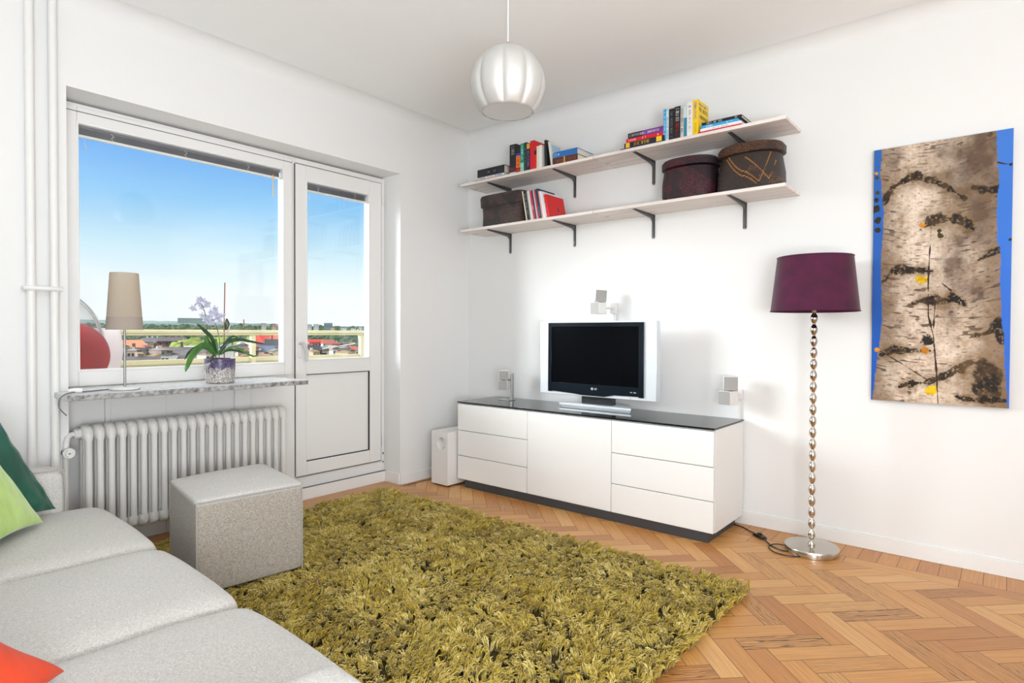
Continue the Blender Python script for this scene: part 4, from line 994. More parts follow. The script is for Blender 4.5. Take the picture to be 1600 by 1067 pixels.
# footprint corners (slightly turned): far-left, near-left, near-right, far-right
fp = [(0.432, -1.965), (0.445, -2.415), (0.900, -2.492), (0.950, -2.055)]
def otto_block(z0, z1, grow, crown, name, mat, r):
    bm = bmesh.new(); bmesh.ops.create_cube(bm, size=2); bmesh.ops.subdivide_edges(bm, edges=bm.edges[:], cuts=11, use_grid_fill=True)
    vs = []
    for v in bm.verts:
        a, b, c = [math.sin(q*PI/2) for q in v.co]
        h = (0.23, 0.225, (z1-z0)/2); p = Vector((a*h[0], b*h[1], c*h[2]))
        q = Vector([max(-t_+r, min(t_-r, t)) for t, t_ in zip(p, h)]); d = p-q
        if (abs(d.x) > 1e-5)+(abs(d.y) > 1e-5)+(abs(d.z) > 1e-5) > 1: p = q+d.normalized()*r
        u, w = (p.x/h[0]+1)/2, (p.y/h[1]+1)/2
        P = lambda k: Vector((fp[k][0], fp[k][1], 0))
        g = (P(1)*(1-u)+P(2)*u)*(1-w) + (P(0)*(1-u)+P(3)*u)*w
        cc = sum((P(k) for k in range(4)), Vector())/4
        bulge = 1+grow*(1-(p.z/h[2])**2)*0.5
        g = cc+(g-cc)*bulge
        zz = (z0+z1)/2+p.z
        if p.z > 0: zz += crown*(max(0, 1-(2*u-1)**2)*max(0, 1-(2*w-1)**2))**0.6*(p.z/h[2])
        vs.append((g.x, g.y, zz))
    bm.verts.index_update(); m = MB(); m.add(vs, [tuple(v.index for v in f.verts) for f in bm.faces]); bm.free()
    return m.build(name, mat, ot, sub=1, sharp=180)
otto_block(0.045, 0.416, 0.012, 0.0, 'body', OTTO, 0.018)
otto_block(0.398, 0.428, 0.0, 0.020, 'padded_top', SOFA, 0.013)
m = MB(); ring = []
for k in range(4):
    a, b = Vector((*fp[k], 0.417)), Vector((*fp[(k+1) % 4], 0.417)); c = sum((Vector((*q, 0.417)) for q in fp), Vector())/4
    for t in np.linspace(0.03, 0.97, 8): ring.append(c+((a+(b-a)*float(t))-c)*1.004)
m.tube(ring, 0.0042, 6, closed=True); m.build('piping', PIPG, ot)
for k in (1, 2, 3):
    a = Vector((*fp[k], 0)); c = Vector((0.682, -2.232, 0)); q = c+(a-c)*0.987
    m = MB(); m.tube([(q.x, q.y, 0.045), (q.x, q.y, 0.405)], 0.0032, 6); m.build('corner_seam', PIPG, ot)
for q in fp:
    m = MB(); c = Vector((0.682, -2.232, 0)); a = c+(Vector((*q, 0))-c)*0.86; m.lathe([(0.02, 0.0105), (0.02, 0.046)], (a.x, a.y, 0.0), 12); m.build('glide', BLACK, ot)

# ---- shag rug
RX0, RX1, RY0, RY1 = 0.10, 2.53, -2.76, -0.93
rug = empty('shag_rug', ((RX0+RX1)/2, (RY0+RY1)/2, 0), 'olive green long pile shag rug on the parquet floor', 'rug')
m = MB(); m.box(RX0+0.015, RX1-0.015, RY0+0.015, RY1-0.015, 0.0005, 0.008); m.build('backing', pm('rug_backing', srgb(60, 50, 10), 0.95), rug)
def pile():
    rng = np.random.default_rng(4)
    NT, PS = 12500, 10; N = NT*PS           # tufts of yarn strands
    tx = rng.uniform(RX0, RX1, NT); ty = rng.uniform(RY0, RY1, NT)
    tx = np.repeat(tx, PS); ty = np.repeat(ty, PS)
    sa_ = rng.uniform(0, 2*PI, N); sr_ = rng.uniform(0.001, 0.006, N)
    bx = tx+sr_*np.cos(sa_); by = ty+sr_*np.sin(sa_)
    def vn(x, y, s, seed):
        r = np.random.default_rng(seed); G = r.uniform(-1, 1, (64, 64)); X = (x*s) % 63; Y = (y*s) % 63
        i = X.astype(int); j = Y.astype(int); fx = X-i; fy = Y-j; fx = fx*fx*(3-2*fx); fy = fy*fy*(3-2*fy); i2 = (i+1) % 64; j2 = (j+1) % 64
        return (G[i, j]*(1-fx)+G[i2, j]*fx)*(1-fy)+(G[i, j2]*(1-fx)+G[i2, j2]*fx)*fy
    # clumps: strands gather towards nearby clump centres
    ta = PI*(1.4*vn(tx, ty, 5, 1))+np.repeat(rng.normal(0, 0.9, NT), PS)-0.5      # lean of the whole tuft
    tl_ = np.repeat(rng.uniform(0.35, 1.35, NT), PS)
    vx = tl_*np.cos(ta)+0.42*np.cos(sa_); vy = tl_*np.sin(ta)+0.42*np.sin(sa_); vm = np.hypot(vx, vy)
    ang = np.arctan2(vy, vx)
    hgt = 0.034+0.006*vn(tx, ty, 16, 3)+np.repeat(rng.normal(0, 0.005, NT), PS)+rng.normal(0, 0.003, N)
    hgt = np.clip(hgt, 0.014, 0.055)
    ln = np.clip(0.019*vm+rng.normal(0.002, 0.004, N), 0.003, 0.045)
    rad_ = rng.uniform(0.0019, 0.0030, N)
    # outward lean at the borders
    dx, dy = np.cos(ang), np.sin(ang)
    e = np.minimum.reduce([bx-RX0, RX1-bx, by-RY0, RY1-by])
    ex = np.where(bx-RX0 < 0.03, -1, 0)+np.where(RX1-bx < 0.03, 1, 0); ey = np.where(by-RY0 < 0.03, -1, 0)+np.where(RY1-by < 0.03, 1, 0)
    dx = dx*0.8+ex*0.7; dy = dy*0.8+ey*0.7
    q = np.hypot(dx, dy)+1e-6; dx, dy = dx/q, dy/q
    K = 4; S = 3
    ts = np.array([0, 0.38, 0.75, 1.0]); rr = np.array([1.0, 1.05, 0.85, 0.35])
    cx = bx[:, None]+dx[:, None]*ln[:, None]*(ts**1.5)[None]; cy = by[:, None]+dy[:, None]*ln[:, None]*(ts**1.5)[None]
    kk = rng.uniform(-0.010, 0.010, (N, 2)); cx += kk[:, :1]*(ts*(1-ts)*2)[None]; cy += kk[:, 1:]*(ts*(1-ts)*2)[None]
    droop = rng.uniform(0.0, 0.45, N)
    cz_ = 0.008+hgt[:, None]*(1-(1-ts)**2)[None] - (droop*hgt)[:, None]*(ts**3)[None]*0.55
    cz_ = np.maximum(cz_, 0.0045)
    px_, py_ = -dy, dx
    V = np.zeros((N, K, S, 3))
    for s in range(S):
        a = 2*PI*s/S; ca, sa = math.cos(a), math.sin(a)
        V[:, :, s, 0] = cx+rad_[:, None]*rr[None]*(ca*px_)[:, None]
        V[:, :, s, 1] = cy+rad_[:, None]*rr[None]*(ca*py_)[:, None]
        V[:, :, s, 2] = cz_+rad_[:, None]*rr[None]*sa
    base = (np.arange(N)*K*S)[:, None, None]
    k = np.arange(K-1)[None, :, None]; s = np.arange(S)[None, None, :]; s2 = (s+1) % S
    F = np.stack([base+k*S+s, base+k*S+s2, base+(k+1)*S+s2, base+(k+1)*S+s], -1).reshape(-1, 4)
    me = bpy.data.meshes.new('pile'); org = rug.location
    Vf = V.reshape(-1, 3)-np.array([org.x, org.y, org.z])
    me.vertices.add(len(Vf)); me.vertices.foreach_set('co', Vf.ravel())
    me.loops.add(F.size); me.loops.foreach_set('vertex_index', F.ravel().astype(np.int32))
    me.polygons.add(len(F)); me.polygons.foreach_set('loop_start', (np.arange(len(F))*4).astype(np.int32))
    me.polygons.foreach_set('loop_total', np.full(len(F), 4, np.int32))
    me.update(calc_edges=True); me.polygons.foreach_set('use_smooth', [True]*len(F))
    at = me.attributes.new('yarn', 'FLOAT', 'POINT'); c = np.clip(0.5+0.15*vn(tx, ty, 9, 7)+np.repeat(rng.normal(0, 0.16, NT), PS)+rng.normal(0, 0.14, N), 0, 1)
    at.data.foreach_set('value', np.repeat(c, K*S).astype(np.float32))
    o = bpy.data.objects.new('pile', me); COL.objects.link(o); o.parent = rug; o['kind'] = 'stuff'
    m_, n, l, b = new_mat('olive_yarn')
    a_ = n.new('ShaderNodeAttribute'); a_.attribute_name = 'yarn'; r_ = n.new('ShaderNodeValToRGB'); el = r_.color_ramp.elements
    el[0].color = srgb(132, 104, 8); el[1].color = srgb(240, 220, 140); q2 = r_.color_ramp.elements.new(0.5); q2.color = srgb(200, 172, 50)
    l.new(a_.outputs['Fac'], r_.inputs[0]); l.new(r_.outputs[0], b.inputs['Base Color']); b.inputs['Roughness'].default_value = 0.75; b.inputs['Sheen Weight'].default_value = 0.3
    b.inputs['Specular IOR Level'].default_value = 0.3
    me.materials.append(m_)
pile()

# ================================================================== BIRCH CANVAS
def canvas():
    X0, X1, Z0, Z1, T = 2.832, 3.369, 0.766, 2.016, 0.030
    root = empty('canvas_print', ((X0+X1)/2, -T/2, Z0), 'tall canvas print of a birch trunk on the wall right of the lamp', 'picture')
    m = MB(); m.box(X0, X1, -T, -0.001, Z0, Z1)
    NXc, NZc = 340, 790
    U, V = np.meshgrid(np.linspace(0, 1, NXc), np.linspace(0, 1, NZc)); rng = np.random.default_rng(8)
    asp = 1.25/0.54
    def vn(x, y, seed):
        G = np.random.default_rng(seed).uniform(-1, 1, (128, 128)); i = np.floor(x).astype(int); j = np.floor(y).astype(int); fx = x-i; fy = y-j
        fx = fx*fx*(3-2*fx); fy = fy*fy*(3-2*fy); i %= 128; j %= 128; i2 = (i+1) % 128; j2 = (j+1) % 128
        return (G[i, j]*(1-fx)+G[i2, j]*fx)*(1-fy)+(G[i, j2]*(1-fx)+G[i2, j2]*fx)*fy
    def fbm(x, y, s, o=4): return sum(vn(x*2**k, y*2**k, s+k)/1.8**k for k in range(o))
    def sm(a, b, x): t = np.clip((x-a)/(b-a), 0, 1); return t*t*(3-2*t)
    left = [(1.01, .062), (.911, .049), (.741, .085), (.551, .067), (.326, .08), (.213, .061), (.099, .03), (0, .012)]
    right = [(1.01, .888), (.881, .899), (.829, .911), (.729, .9), (.6, .905), (.575, .928), (.464, .93), (.322, .943), (.261, .959), (.16, .966), (.059, .984), (0, .986)]
    li = np.interp(V, [p[0] for p in left][::-1], [p[1] for p in left][::-1])+0.004*fbm(V*60, V*0+3, 5)
    ri = np.interp(V, [p[0] for p in right][::-1], [p[1] for p in right][::-1])+0.004*fbm(V*70, V*0+9, 15)
    def L3(c): return np.array(srgb(*c)[:3])
    img = np.zeros((NZc, NXc, 3))
    sky = L3((26, 84, 178))[None, None]*(1-V[..., None])+L3((46, 100, 176))[None, None]*V[..., None]
    sky = np.where((U > 0.5)[..., None], sky*1.45+0.012, sky)
    t = np.clip((U-li)/(ri-li), 0, 1)
    lite, warm, dark = L3((230, 212, 194)), L3((186, 160, 134)), L3((70, 52, 40))
    f = fbm(U*9, V*16, 30); g = fbm(U*26, V*62, 40); h = fbm(U*60, V*140, 50)
    k = np.clip(0.58+0.26*f+0.24*g+0.26*h, 0, 1)[..., None]
    bark = warm*(1-k)+lite*k
    # the trunk's own tone in the print: browner towards both edges, greyer top right
    ed = np.clip(np.maximum(sm(0.30, 0.0, t+0.05*f), 0.95*sm(0.62, 1.0, t+0.06*f)), 0, 1)[..., None]
    bark = bark*(1-ed*0.74)+L3((104, 76, 48))*ed*0.74
    tr = (sm(0.45, 1.0, V)*sm(0.35, 0.75, t))[..., None]*(0.5+0.3*f[..., None]); bark = bark*(1-tr*0.85)+L3((88, 72, 56))*tr*0.85
    # lenticels: fine horizontal dashes bending down on both sides
    bend = (t-0.5)**2*0.10
    ln_ = vn(U*20+3, (V-bend)*170, 70); mk = vn(U*7, V*14, 71)
    d = (sm(0.42, 0.62, ln_)*np.clip(0.45+mk, 0, 1))[..., None]; bark = bark*(1-d*0.85)+dark*d*0.85
    ln2 = vn(U*40+13, (V-bend)*260, 73); d = sm(0.55, 0.8, ln2)[..., None]*0.45; bark = bark*(1-d)+dark*d
    Sh = [(.579, .947, .108, .043), (.792, .909, .065, .118), (.662, .784, .065, .054), (.631, .513, .065, .086), (.768, .436, .065, .048), (.587, .334, .027, .048), (.779, .715, .054, .065), (.162, .969, .032, .065), (.70, .62, .09, .035), (.52, .86, .09, .03)]
    for (u, v, a, b) in Sh:      # soft brown patches printed in the picture
        q = ((U-u)/ (a*1.7))**2+((V-v)/(b*0.9))**2; q += 0.5*fbm(U*14, V*26, 90); w = (np.exp(-np.maximum(q, 0))*0.80)[..., None]; bark = bark*(1-w)+L3((88, 66, 50))*w
    Sc = [[(.079,.786,.0065),(.144,.843,.0075),(.241,.864,.0118),(.347,.879,.0086),(.42,.858,.0075),(.502,.841,.0086),(.583,.81,.0075),(.682,.767,.0043)],
          [(.363,.667,.0022),(.435,.69,.0108),(.526,.702,.014),(.626,.697,.014),(.704,.677,.0075),(.747,.652,.0027)],
          [(.742,.805,.0027),(.805,.79,.0086),(.898,.79,.0075)], [(.766,.535,.0043),(.831,.548,.0065),(.914,.571,.0086)],
          [(.087,.472,.0075),(.164,.515,.0097),(.272,.521,.0075),(.378,.511,.0054),(.461,.501,.0027)],
          [(.318,.385,.0022),(.392,.394,.0065),(.464,.397,.0129),(.535,.392,.0065),(.595,.397,.0086),(.703,.383,.0043)],
          [(.783,.262,.0043),(.849,.271,.0065),(.931,.296,.0151),(.951,.246,.0151)], [(.073,.179,.0043),(.183,.203,.0075),(.291,.202,.0043),(.387,.199,.0065),(.449,.203,.0032)],
          [(.231,.062,.0043),(.316,.072,.0065),(.442,.081,.0086),(.543,.105,.0065),(.661,.139,.0065),(.748,.164,.0065),(.796,.155,.014),(.844,.116,.0247),(.873,.066,.0237),(.90,.033,.0161)],
          [(.635,.033,.0043),(.742,.025,.0043),(.837,.023,.0075),(.975,.028,.0086)]]
    wob = 0.016*fbm(U*13, V*26, 120, 5); wob2 = 1.0+0.5*fbm(U*9, V*16, 130)
    def segd(a, b):
        ax, ay = a[0], a[1]*asp; bx, by = b[0], b[1]*asp; px, py = U, V*asp
        t_ = np.clip(((px-ax)*(bx-ax)+(py-ay)*(by-ay))/((bx-ax)**2+(by-ay)**2+1e-9), 0, 1)
        return np.hypot(px-ax-t_*(bx-ax), py-ay-t_*(by-ay)), t_
    sc_col = L3((34, 26, 20))
    for s in Sc:
        for a, b in zip(s, s[1:]):
            dd, t_ = segd(a, b); w = (a[2]*(1-t_)+b[2]*t_)*2.3*1.55
            k_ = sm(1.15, 0.7, (dd+wob)/(w*wob2))[..., None]; halo = sm(4.0, 0.8, (dd+2*wob)/w)[..., None]*0.30
            cc = sc_col*(1+2.6*np.clip(h+0.4*g, 0, 1)[..., None]); k_ = k_*np.clip(1.25-1.1*sm(0.25, 0.9, h-0.5*g), 0.25, 1)[..., None]
            bark = bark*(1-halo)+L3((120, 92, 56))*halo; bark = bark*(1-k_)+cc*k_
    ins = (sm(-0.004, 0.004, U-li)*sm(-0.004, 0.004, ri-U))[..., None]
    img = sky*(1-ins)+bark*ins
    cols = {'y': (228, 186, 22), 'o': (214, 138, 36), 'd': (48, 40, 36), 'g': (70, 62, 24)}
    for (u, v, r_, c_) in [(.379,.476,.0215,'y'),(.467,.049,.0235,'y'),(.045,.201,.0097,'o'),(.418,.203,.0151,'o'),(.384,.682,.0129,'o'),(.427,.243,.0215,'d'),(.518,.638,.0108,'g'),(.508,.655,.0097,'g'),(.027,.89,.0097,'g'),(.025,.766,.0151,'d'),(.036,.721,.0151,'d'),(.037,.681,.0108,'d'),(.017,.908,.0065,'o'),(.986,.872,.0075,'d'),(.991,.605,.0065,'d'),(.022,.80,.010,'d'),(.03,.83,.008,'g')]:
        q = np.hypot(U-u, (V-v)*asp)/(r_*2.1)+0.35*fbm(U*30, V*60, 200+int(u*99)); k_ = sm(1.05, 0.8, q)[..., None]
        img = img*(1-k_)+L3(cols[c_])*(0.85+0.3*np.clip(g, -1, 1)[..., None])*k_
    for s, w in (([(.446,.674),(.431,.475),(.435,.335),(.474,.259),(.503,.109),(.514,0)], .0055), ([(.484,.388),(.473,.281)], .003), ([(.072,.196),(.228,.153),(.431,.091)], .003), ([(.904,.885),(.94,.878),(.986,.872)], .003), ([(.533,.457),(.594,.431)], .006)):
        for a, b in zip(s, s[1:]):
            dd, _ = segd(a, b); k_ = sm(1.3, 0.6, (dd+0.3*wob)/w)[..., None]; img = img*(1-k_)+L3((58, 36, 26))*k_
    img = np.clip(img, 0.003, 0.95)
    xs = X0+(X1-X0)*U; zs = Z0+(Z1-Z0)*V
    me = bpy.data.meshes.new('printed_face'); co = np.stack([xs-root.location.x, np.full_like(xs, -T-0.0006-root.location.y), zs-root.location.z], -1).reshape(-1, 3)
    i = np.arange(NZc-1)[:, None]*NXc+np.arange(NXc-1)[None]; F = np.stack([i, i+1, i+NXc+1, i+NXc], -1).reshape(-1, 4)
    me.vertices.add(len(co)); me.vertices.foreach_set('co', co.ravel()); me.loops.add(F.size); me.loops.foreach_set('vertex_index', F.ravel().astype(np.int32))
    me.polygons.add(len(F)); me.polygons.foreach_set('loop_start', (np.arange(len(F))*4).astype(np.int32)); me.polygons.foreach_set('loop_total', np.full(len(F), 4, np.int32)); me.update(calc_edges=True)
    at = me.attributes.new('print', 'FLOAT_COLOR', 'POINT'); at.data.foreach_set('color', np.concatenate([img.reshape(-1, 3), np.ones((NXc*NZc, 1))], 1).astype(np.float32).ravel())
    o = bpy.data.objects.new('printed_face', me); COL.objects.link(o); o.parent = root
    m_, n, l, b = new_mat('birch_print'); a_ = n.new('ShaderNodeAttribute'); a_.attribute_name = 'print'; l.new(a_.outputs['Color'], b.inputs['Base Color']); b.inputs['Roughness'].default_value = 0.6
    b.inputs['Specular IOR Level'].default_value = 0.25
    me.materials.append(m_)
    mb = MB(); mb.box(X0, X1, -T, -0.001, Z0, Z1); mb.build('stretched_canvas', pm('canvas_edge', srgb(96, 104, 128), 0.8), root)
canvas()

# ================================================================== ON THE SILL
SZ = 0.8203
tl = empty('table_lamp', (0.13, -2.490, SZ), 'small table lamp with beige cone shade on the left of the sill', 'table lamp')
TX, TYy = 0.13, -2.490
m = MB(); m.lathe([(0.060, 0.0), (0.064, 0.003), (0.064, 0.009), (0.058, 0.0125), (0.008, 0.014)], (TX, TYy, SZ), 40); m.build('base', pm('white_metal_base', (0.74, 0.72, 0.70, 1), 0.3), tl, sharp=40)
m = MB(); m.tube([(TX, TYy, SZ+0.012), (TX, TYy, 1.20)], 0.0052, 12); m.build('stem', pm('dark_satin_stem', (0.30, 0.30, 0.31, 1), 0.35, 0.9), tl)
m = MB(); drum(m, 0.076, 1.106, 0.059, 1.372, (TX, TYy), 0.0015, 48); s_ = m.build('lamp_shade', translucent_cloth('beige_shade_cloth', (0.80, 0.73, 0.63, 1), 0.62), tl, sharp=60)
m = MB(); drum(m, 0.0768, 1.104, 0.0728, 1.165, (TX, TYy), 0.0006, 48); m.build('shade_band', translucent_cloth('greige_band', (0.52, 0.44, 0.38, 1), 0.25), s_, sharp=60)
m = MB(); m.lathe([(0.012, 1.19), (0.012, 1.23)], (TX, TYy, 0), 12); m.sphere((TX, TYy, 1.255), 0.024, 12, 8); m.build('bulb', pm('opal_bulb_small', (0.85, 0.84, 0.8, 1), 0.3), tl)
m = MB(); m.tube(bez([(TX-0.02, TYy-0.055, SZ+0.004), (0.12, -2.60, SZ+0.003), (0.14, -2.66, SZ+0.003), (0.17, -2.70, SZ+0.006), (0.20, -2.735, SZ+0.004), (0.215, -2.762, SZ-0.012), (0.222, -2.770, SZ-0.05), (0.255, -2.752, SZ-0.085)], 8), 0.0028, 6); m.build('cable', pm('grey_cable', (0.16, 0.18, 0.19, 1), 0.5), tl)
m = MB(); m.tube(bez([(0.16, -2.720, SZ+0.010), (0.165, -2.700, SZ+0.014), (0.17, -2.672, SZ+0.011)], 6), 0.010, 10); m.build('cord_switch', WHITEP, tl)

op = empty('potted_orchid', (0.075, -2.018, SZ), 'orchid with pale violet flowers in a mottled glass pot on the sill', 'potted plant')
OX, OY = 0.075, -2.018
POT = None
def pot_mat():
    m_, n, l, b = new_mat('mottled_grey_pot'); tc = n.new('ShaderNodeTexCoord'); se = n.new('ShaderNodeSeparateXYZ'); l.new(tc.outputs['Object'], se.inputs[0])
    no = n.new('ShaderNodeTexNoise'); no.inputs['Scale'].default_value = 22; no.inputs['Detail'].default_value = 6; l.new(tc.outputs['Object'], no.inputs['Vector'])
    ad = n.new('ShaderNodeMath'); ad.operation = 'MULTIPLY_ADD'; l.new(no.outputs['Fac'], ad.inputs[0]); ad.inputs[1].default_value = 0.16; l.new(se.outputs['Z'], ad.inputs[2])
    r_ = n.new('ShaderNodeValToRGB'); e = r_.color_ramp.elements; e[0].position = 0.135; e[0].color = (0.42, 0.40, 0.38, 1); e[1].position = 0.165; e[1].color = (0.10, 0.075, 0.17, 1); l.new(ad.outputs[0], r_.inputs[0])
    n2 = n.new('ShaderNodeTexNoise'); n2.inputs['Scale'].default_value = 120; n2.inputs['Detail'].default_value = 4; l.new(tc.outputs['Object'], n2.inputs['Vector'])
    mr = n.new('ShaderNodeMapRange'); mr.inputs['From Min'].default_value = 0.35; mr.inputs['From Max'].default_value = 0.65; mr.inputs['To Min'].default_value = 0.35; mr.inputs['To Max'].default_value = 1.5; l.new(n2.outputs['Fac'], mr.inputs['Value'])
    sc = n.new('ShaderNodeVectorMath'); sc.operation = 'SCALE'; l.new(r_.outputs[0], sc.inputs[0]); l.new(mr.outputs[0], sc.inputs['Scale']); l.new(sc.outputs[0], b.inputs['Base Color']); b.inputs['Roughness'].default_value = 0.3
    return m_
m = MB(); m.lathe([(0.066, 0.0), (0.072, 0.004), (0.077, 0.13), (0.074, 0.132), (0.070, 0.12), (0.067, 0.10)], (OX, OY, SZ), 40); m.build('pot', pot_mat(), op, sharp=40)
m = MB(); m.lathe([(0.069, 0.104), (0.05, 0.112), (0.02, 0.116)], (OX, OY, SZ), 20); m.build('bark_mix', pm('orchid_bark', (0.10, 0.06, 0.04, 1), 0.9, bump=(80, 1, 0.01)), op)
LEAF = pm('orchid_leaf', (0.035, 0.16, 0.04, 1), 0.32, var=(12, 0.5, (0.12, 0.32, 0.05))); DLEAF = pm('dark_orchid_leaf', (0.02, 0.07, 0.03, 1), 0.35, var=(14, 0.4))
def leaf(pts, w, mat, fold=0.25):
    P = bez(pts, 6); n = len(P); vs = []; fs = []
    for k, p in enumerate(P):
        t = (P[min(k+1, n-1)]-P[max(k-1, 0)]).normalized(); side = t.cross(Vector((1, 0, 0.35))); side = side.normalized() if side.length > 1e-3 else Vector((0, 1, 0))
        side = (side*0.9+Vector((0.4, 0, 0))).normalized(); up_ = t.cross(side).normalized()
        s = k/(n-1); ww = w*(math.sin(PI*min(1, s*0.9+0.12))**0.6)*(1 if s < 0.98 else 0.25)
        vs += [p-side*ww+up_*ww*fold, p-up_*0.001, p+side*ww+up_*ww*fold, p-side*ww+up_*(ww*fold-0.0016), p-up_*0.0028, p+side*ww+up_*(ww*fold-0.0016)]
    for k in range(n-1):
        a, b = k*6, (k+1)*6
        fs += [(a, a+1, b+1, b), (a+1, a+2, b+2, b+1), (a+3, b+3, b+4, a+4), (a+4, b+4, b+5, a+5), (a, b, b+3, a+3), (a+2, a+5, b+5, b+2)]
    m = MB(); m.add(vs, fs); m.build('leaf', mat, op, sharp=70)
Y0 = lambda px: OY+(px-353)*0.0034
Zc = lambda py: 0.952+(559-py)*0.00346
leaf([(OX, Y0(345), Zc(552)), (OX+0.03, Y0(325), Zc(538)), (OX+0.04, Y0(308), Zc(551)), (OX+0.04, Y0(300), Zc(567)), (OX+0.04, Y0(296), Zc(577))], 0.018, LEAF)
leaf([(OX, Y0(345), Zc(552)), (OX-0.01, Y0(336), Zc(535)), (OX-0.01, Y0(331), Zc(523))], 0.015, LEAF)
leaf([(OX, Y0(348), Zc(552)), (OX+0.02, Y0(338), Zc(528)), (OX+0.02, Y0(327), Zc(516)), (OX+0.02, Y0(315), Zc(505))], 0.010, DLEAF)
leaf([(OX, Y0(350), Zc(552)), (OX+0.02, Y0(362), Zc(534)), (OX+0.03, Y0(380), Zc(529)), (OX+0.03, Y0(396), Zc(532)), (OX+0.03, Y0(424), Zc(538))], 0.013, DLEAF)
leaf([(OX, Y0(352), Zc(552)), (OX-0.02, Y0(368), Zc(546)), (OX-0.04, Y0(388), Zc(548)), (OX-0.04, Y0(412), Zc(556))], 0.010, DLEAF)
leaf([(OX, Y0(346), Zc(555)), (OX+0.05, Y0(337), Zc(552)), (OX+0.07, Y0(329), Zc(566))], 0.009, DLEAF)
leaf([(OX, Y0(348), Zc(554)), (OX, Y0(346), Zc(540)), (OX-0.01, Y0(347), Zc(528))], 0.014, LEAF)
leaf([(OX-0.01, Y0(362), Zc(514)), (OX-0.01, Y0(366), Zc(508)), (OX-0.01, Y0(365), Zc(496))], 0.013, DLEAF)
leaf([(OX, Y0(343), Zc(550)), (OX-0.02, Y0(326), Zc(540)), (OX-0.03, Y0(311), Zc(548)), (OX-0.03, Y0(303), Zc(560))], 0.009, DLEAF)
leaf([(OX, Y0(354), Zc(553)), (OX+0.04, Y0(366), Zc(541)), (OX+0.05, Y0(378), Zc(545)), (OX+0.05, Y0(398), Zc(556)), (OX+0.05, Y0(408), Zc(555))], 0.008, LEAF)
leaf([(OX, Y0(352), Zc(553)), (OX+0.01, Y0(357), Zc(540)), (OX+0.01, Y0(366), Zc(528)), (OX, Y0(376), Zc(524)), (OX, Y0(388), Zc(530))], 0.008, DLEAF)
m = MB(); m.tube(bez([(OX, Y0(348), Zc(560)), (OX, Y0(335), Zc(530)), (OX, Y0(332), Zc(500)), (OX, Y0(328), Zc(482)), (OX, Y0(322), Zc(474)), (OX, Y0(314), Zc(478))], 6), 0.0022, 6)
m.tube(bez([(OX, Y0(352), Zc(560)), (OX, Y0(352), Zc(530)), (OX, Y0(347), Zc(508)), (OX, Y0(340), Zc(496))], 6), 0.0020, 6); m.build('flower_stem', pm('orchid_stem', (0.10, 0.12, 0.04, 1), 0.5), op)
m = MB(); m.tube([(OX-0.01, Y0(361), Zc(562)), (OX-0.012, Y0(361.5), Zc(500)), (OX-0.014, Y0(363), Zc(440))], 0.0032, 8); m.build('support_stake', pm('red_brown_stake', (0.30, 0.10, 0.05, 1), 0.6), op)
PET = frosted('violet_petals', (0.76, 0.76, 0.86, 1), 0.95)
rnd = random.Random(12)
for (fx, fy) in ((327, 470), (319, 474), (334, 474), (325, 480), (343, 482), (348, 488), (336, 494), (330, 499), (341, 500), (350, 497), (353, 501), (312, 482), (357, 492), (322, 468), (331, 477), (339, 487), (346, 492), (334, 503), (327, 493)):
    c = Vector((OX+rnd.uniform(-0.015, 0.02), Y0(fx), Zc(fy))); m = MB(); a0 = rnd.random()*PI
    for k in range(5):
        a = a0+k*2*PI/5; r = rnd.uniform(0.014, 0.019); d = Vector((0.35*math.cos(a+1), math.cos(a), math.sin(a))).normalized(); s = Vector((0.4, -math.sin(a), math.cos(a))).normalized()
        n_ = d.cross(s)*0.0008
        pt = [c, c+d*r*0.55+s*r*0.42, c+d*r*1.15+s*r*0.15+n_*3, c+d*r*1.15-s*r*0.15+n_*3, c+d*r*0.55-s*r*0.42]
        m.add([p+n_ for p in pt]+[p-n_ for p in pt], [(0, 1, 2, 3, 4), (9, 8, 7, 6, 5)]+[(i, 5+i, 5+(i+1) % 5, (i+1) % 5) for i in range(5)])
    m.sphere(c+Vector((0.003, 0, 0)), 0.0028, 6, 4); m.build('flower', PET, op, sharp=180)
m = MB()
for k in range(5):
    a = rnd.uniform(-0.6, 0.2); y = OY-0.074
    m.tube(bez([(OX+0.05, OY-0.05+k*0.002, SZ+0.125), (OX+0.045-k*0.012, y-0.006, SZ+0.10), (OX+0.04-k*0.014, y-0.010-0.003*(k % 3), SZ+0.06), (OX+0.04-k*0.012, y-0.008, SZ+0.02+0.01*k)], 5), 0.0016, 5)
m.build('aerial_roots', pm('pale_roots', (0.55, 0.52, 0.48, 1), 0.7), op)
leaf([(OX, Y0(370), Zc(505)), (OX, Y0(366), Zc(516)), (OX, Y0(358), Zc(520))], 0.004, pm('silver_ribbon', (0.6, 0.6, 0.58, 1), 0.3))

# ================================================================== BALCONY
RAILM = pm('cream_painted_rail', srgb(214, 202, 160), 0.5, var=(5, 0.08))
struct(MB().box(-1.50, -0.42, -4.2, 0.5, -0.25, -0.05).build('balcony_slab', pm('balcony_pale_tiles', (0.72, 0.71, 0.69, 1), 0.7)))
struct(MB().box(-0.47, -0.425, NY0, NY1, -0.12, 0.075).build('trim_3', TRIM))
rl = empty('balcony_railing', (-1.40, -1.4, -0.05), 'cream painted balcony railing outside the window', 'railing')
YA, YC = -3.2, 0.055
m = MB(); m.box(-1.43, -1.345, YA, YC, 1.066, 1.082); m.box(-1.44, -1.335, YA, YC, 1.082, 1.108); m.build('top_rail', RAILM, rl, bevel=0.006)
m = MB(); m.box(-1.42, -1.37, YA, -0.055, 0.856, 0.889); m.build('lower_rail', RAILM, rl, bevel=0.003)
m = MB()
yy = -0.185
while yy > YA: m.box(-1.413, -1.383, yy-0.108, yy-0.006, 0.05, 0.845); yy -= 0.1115
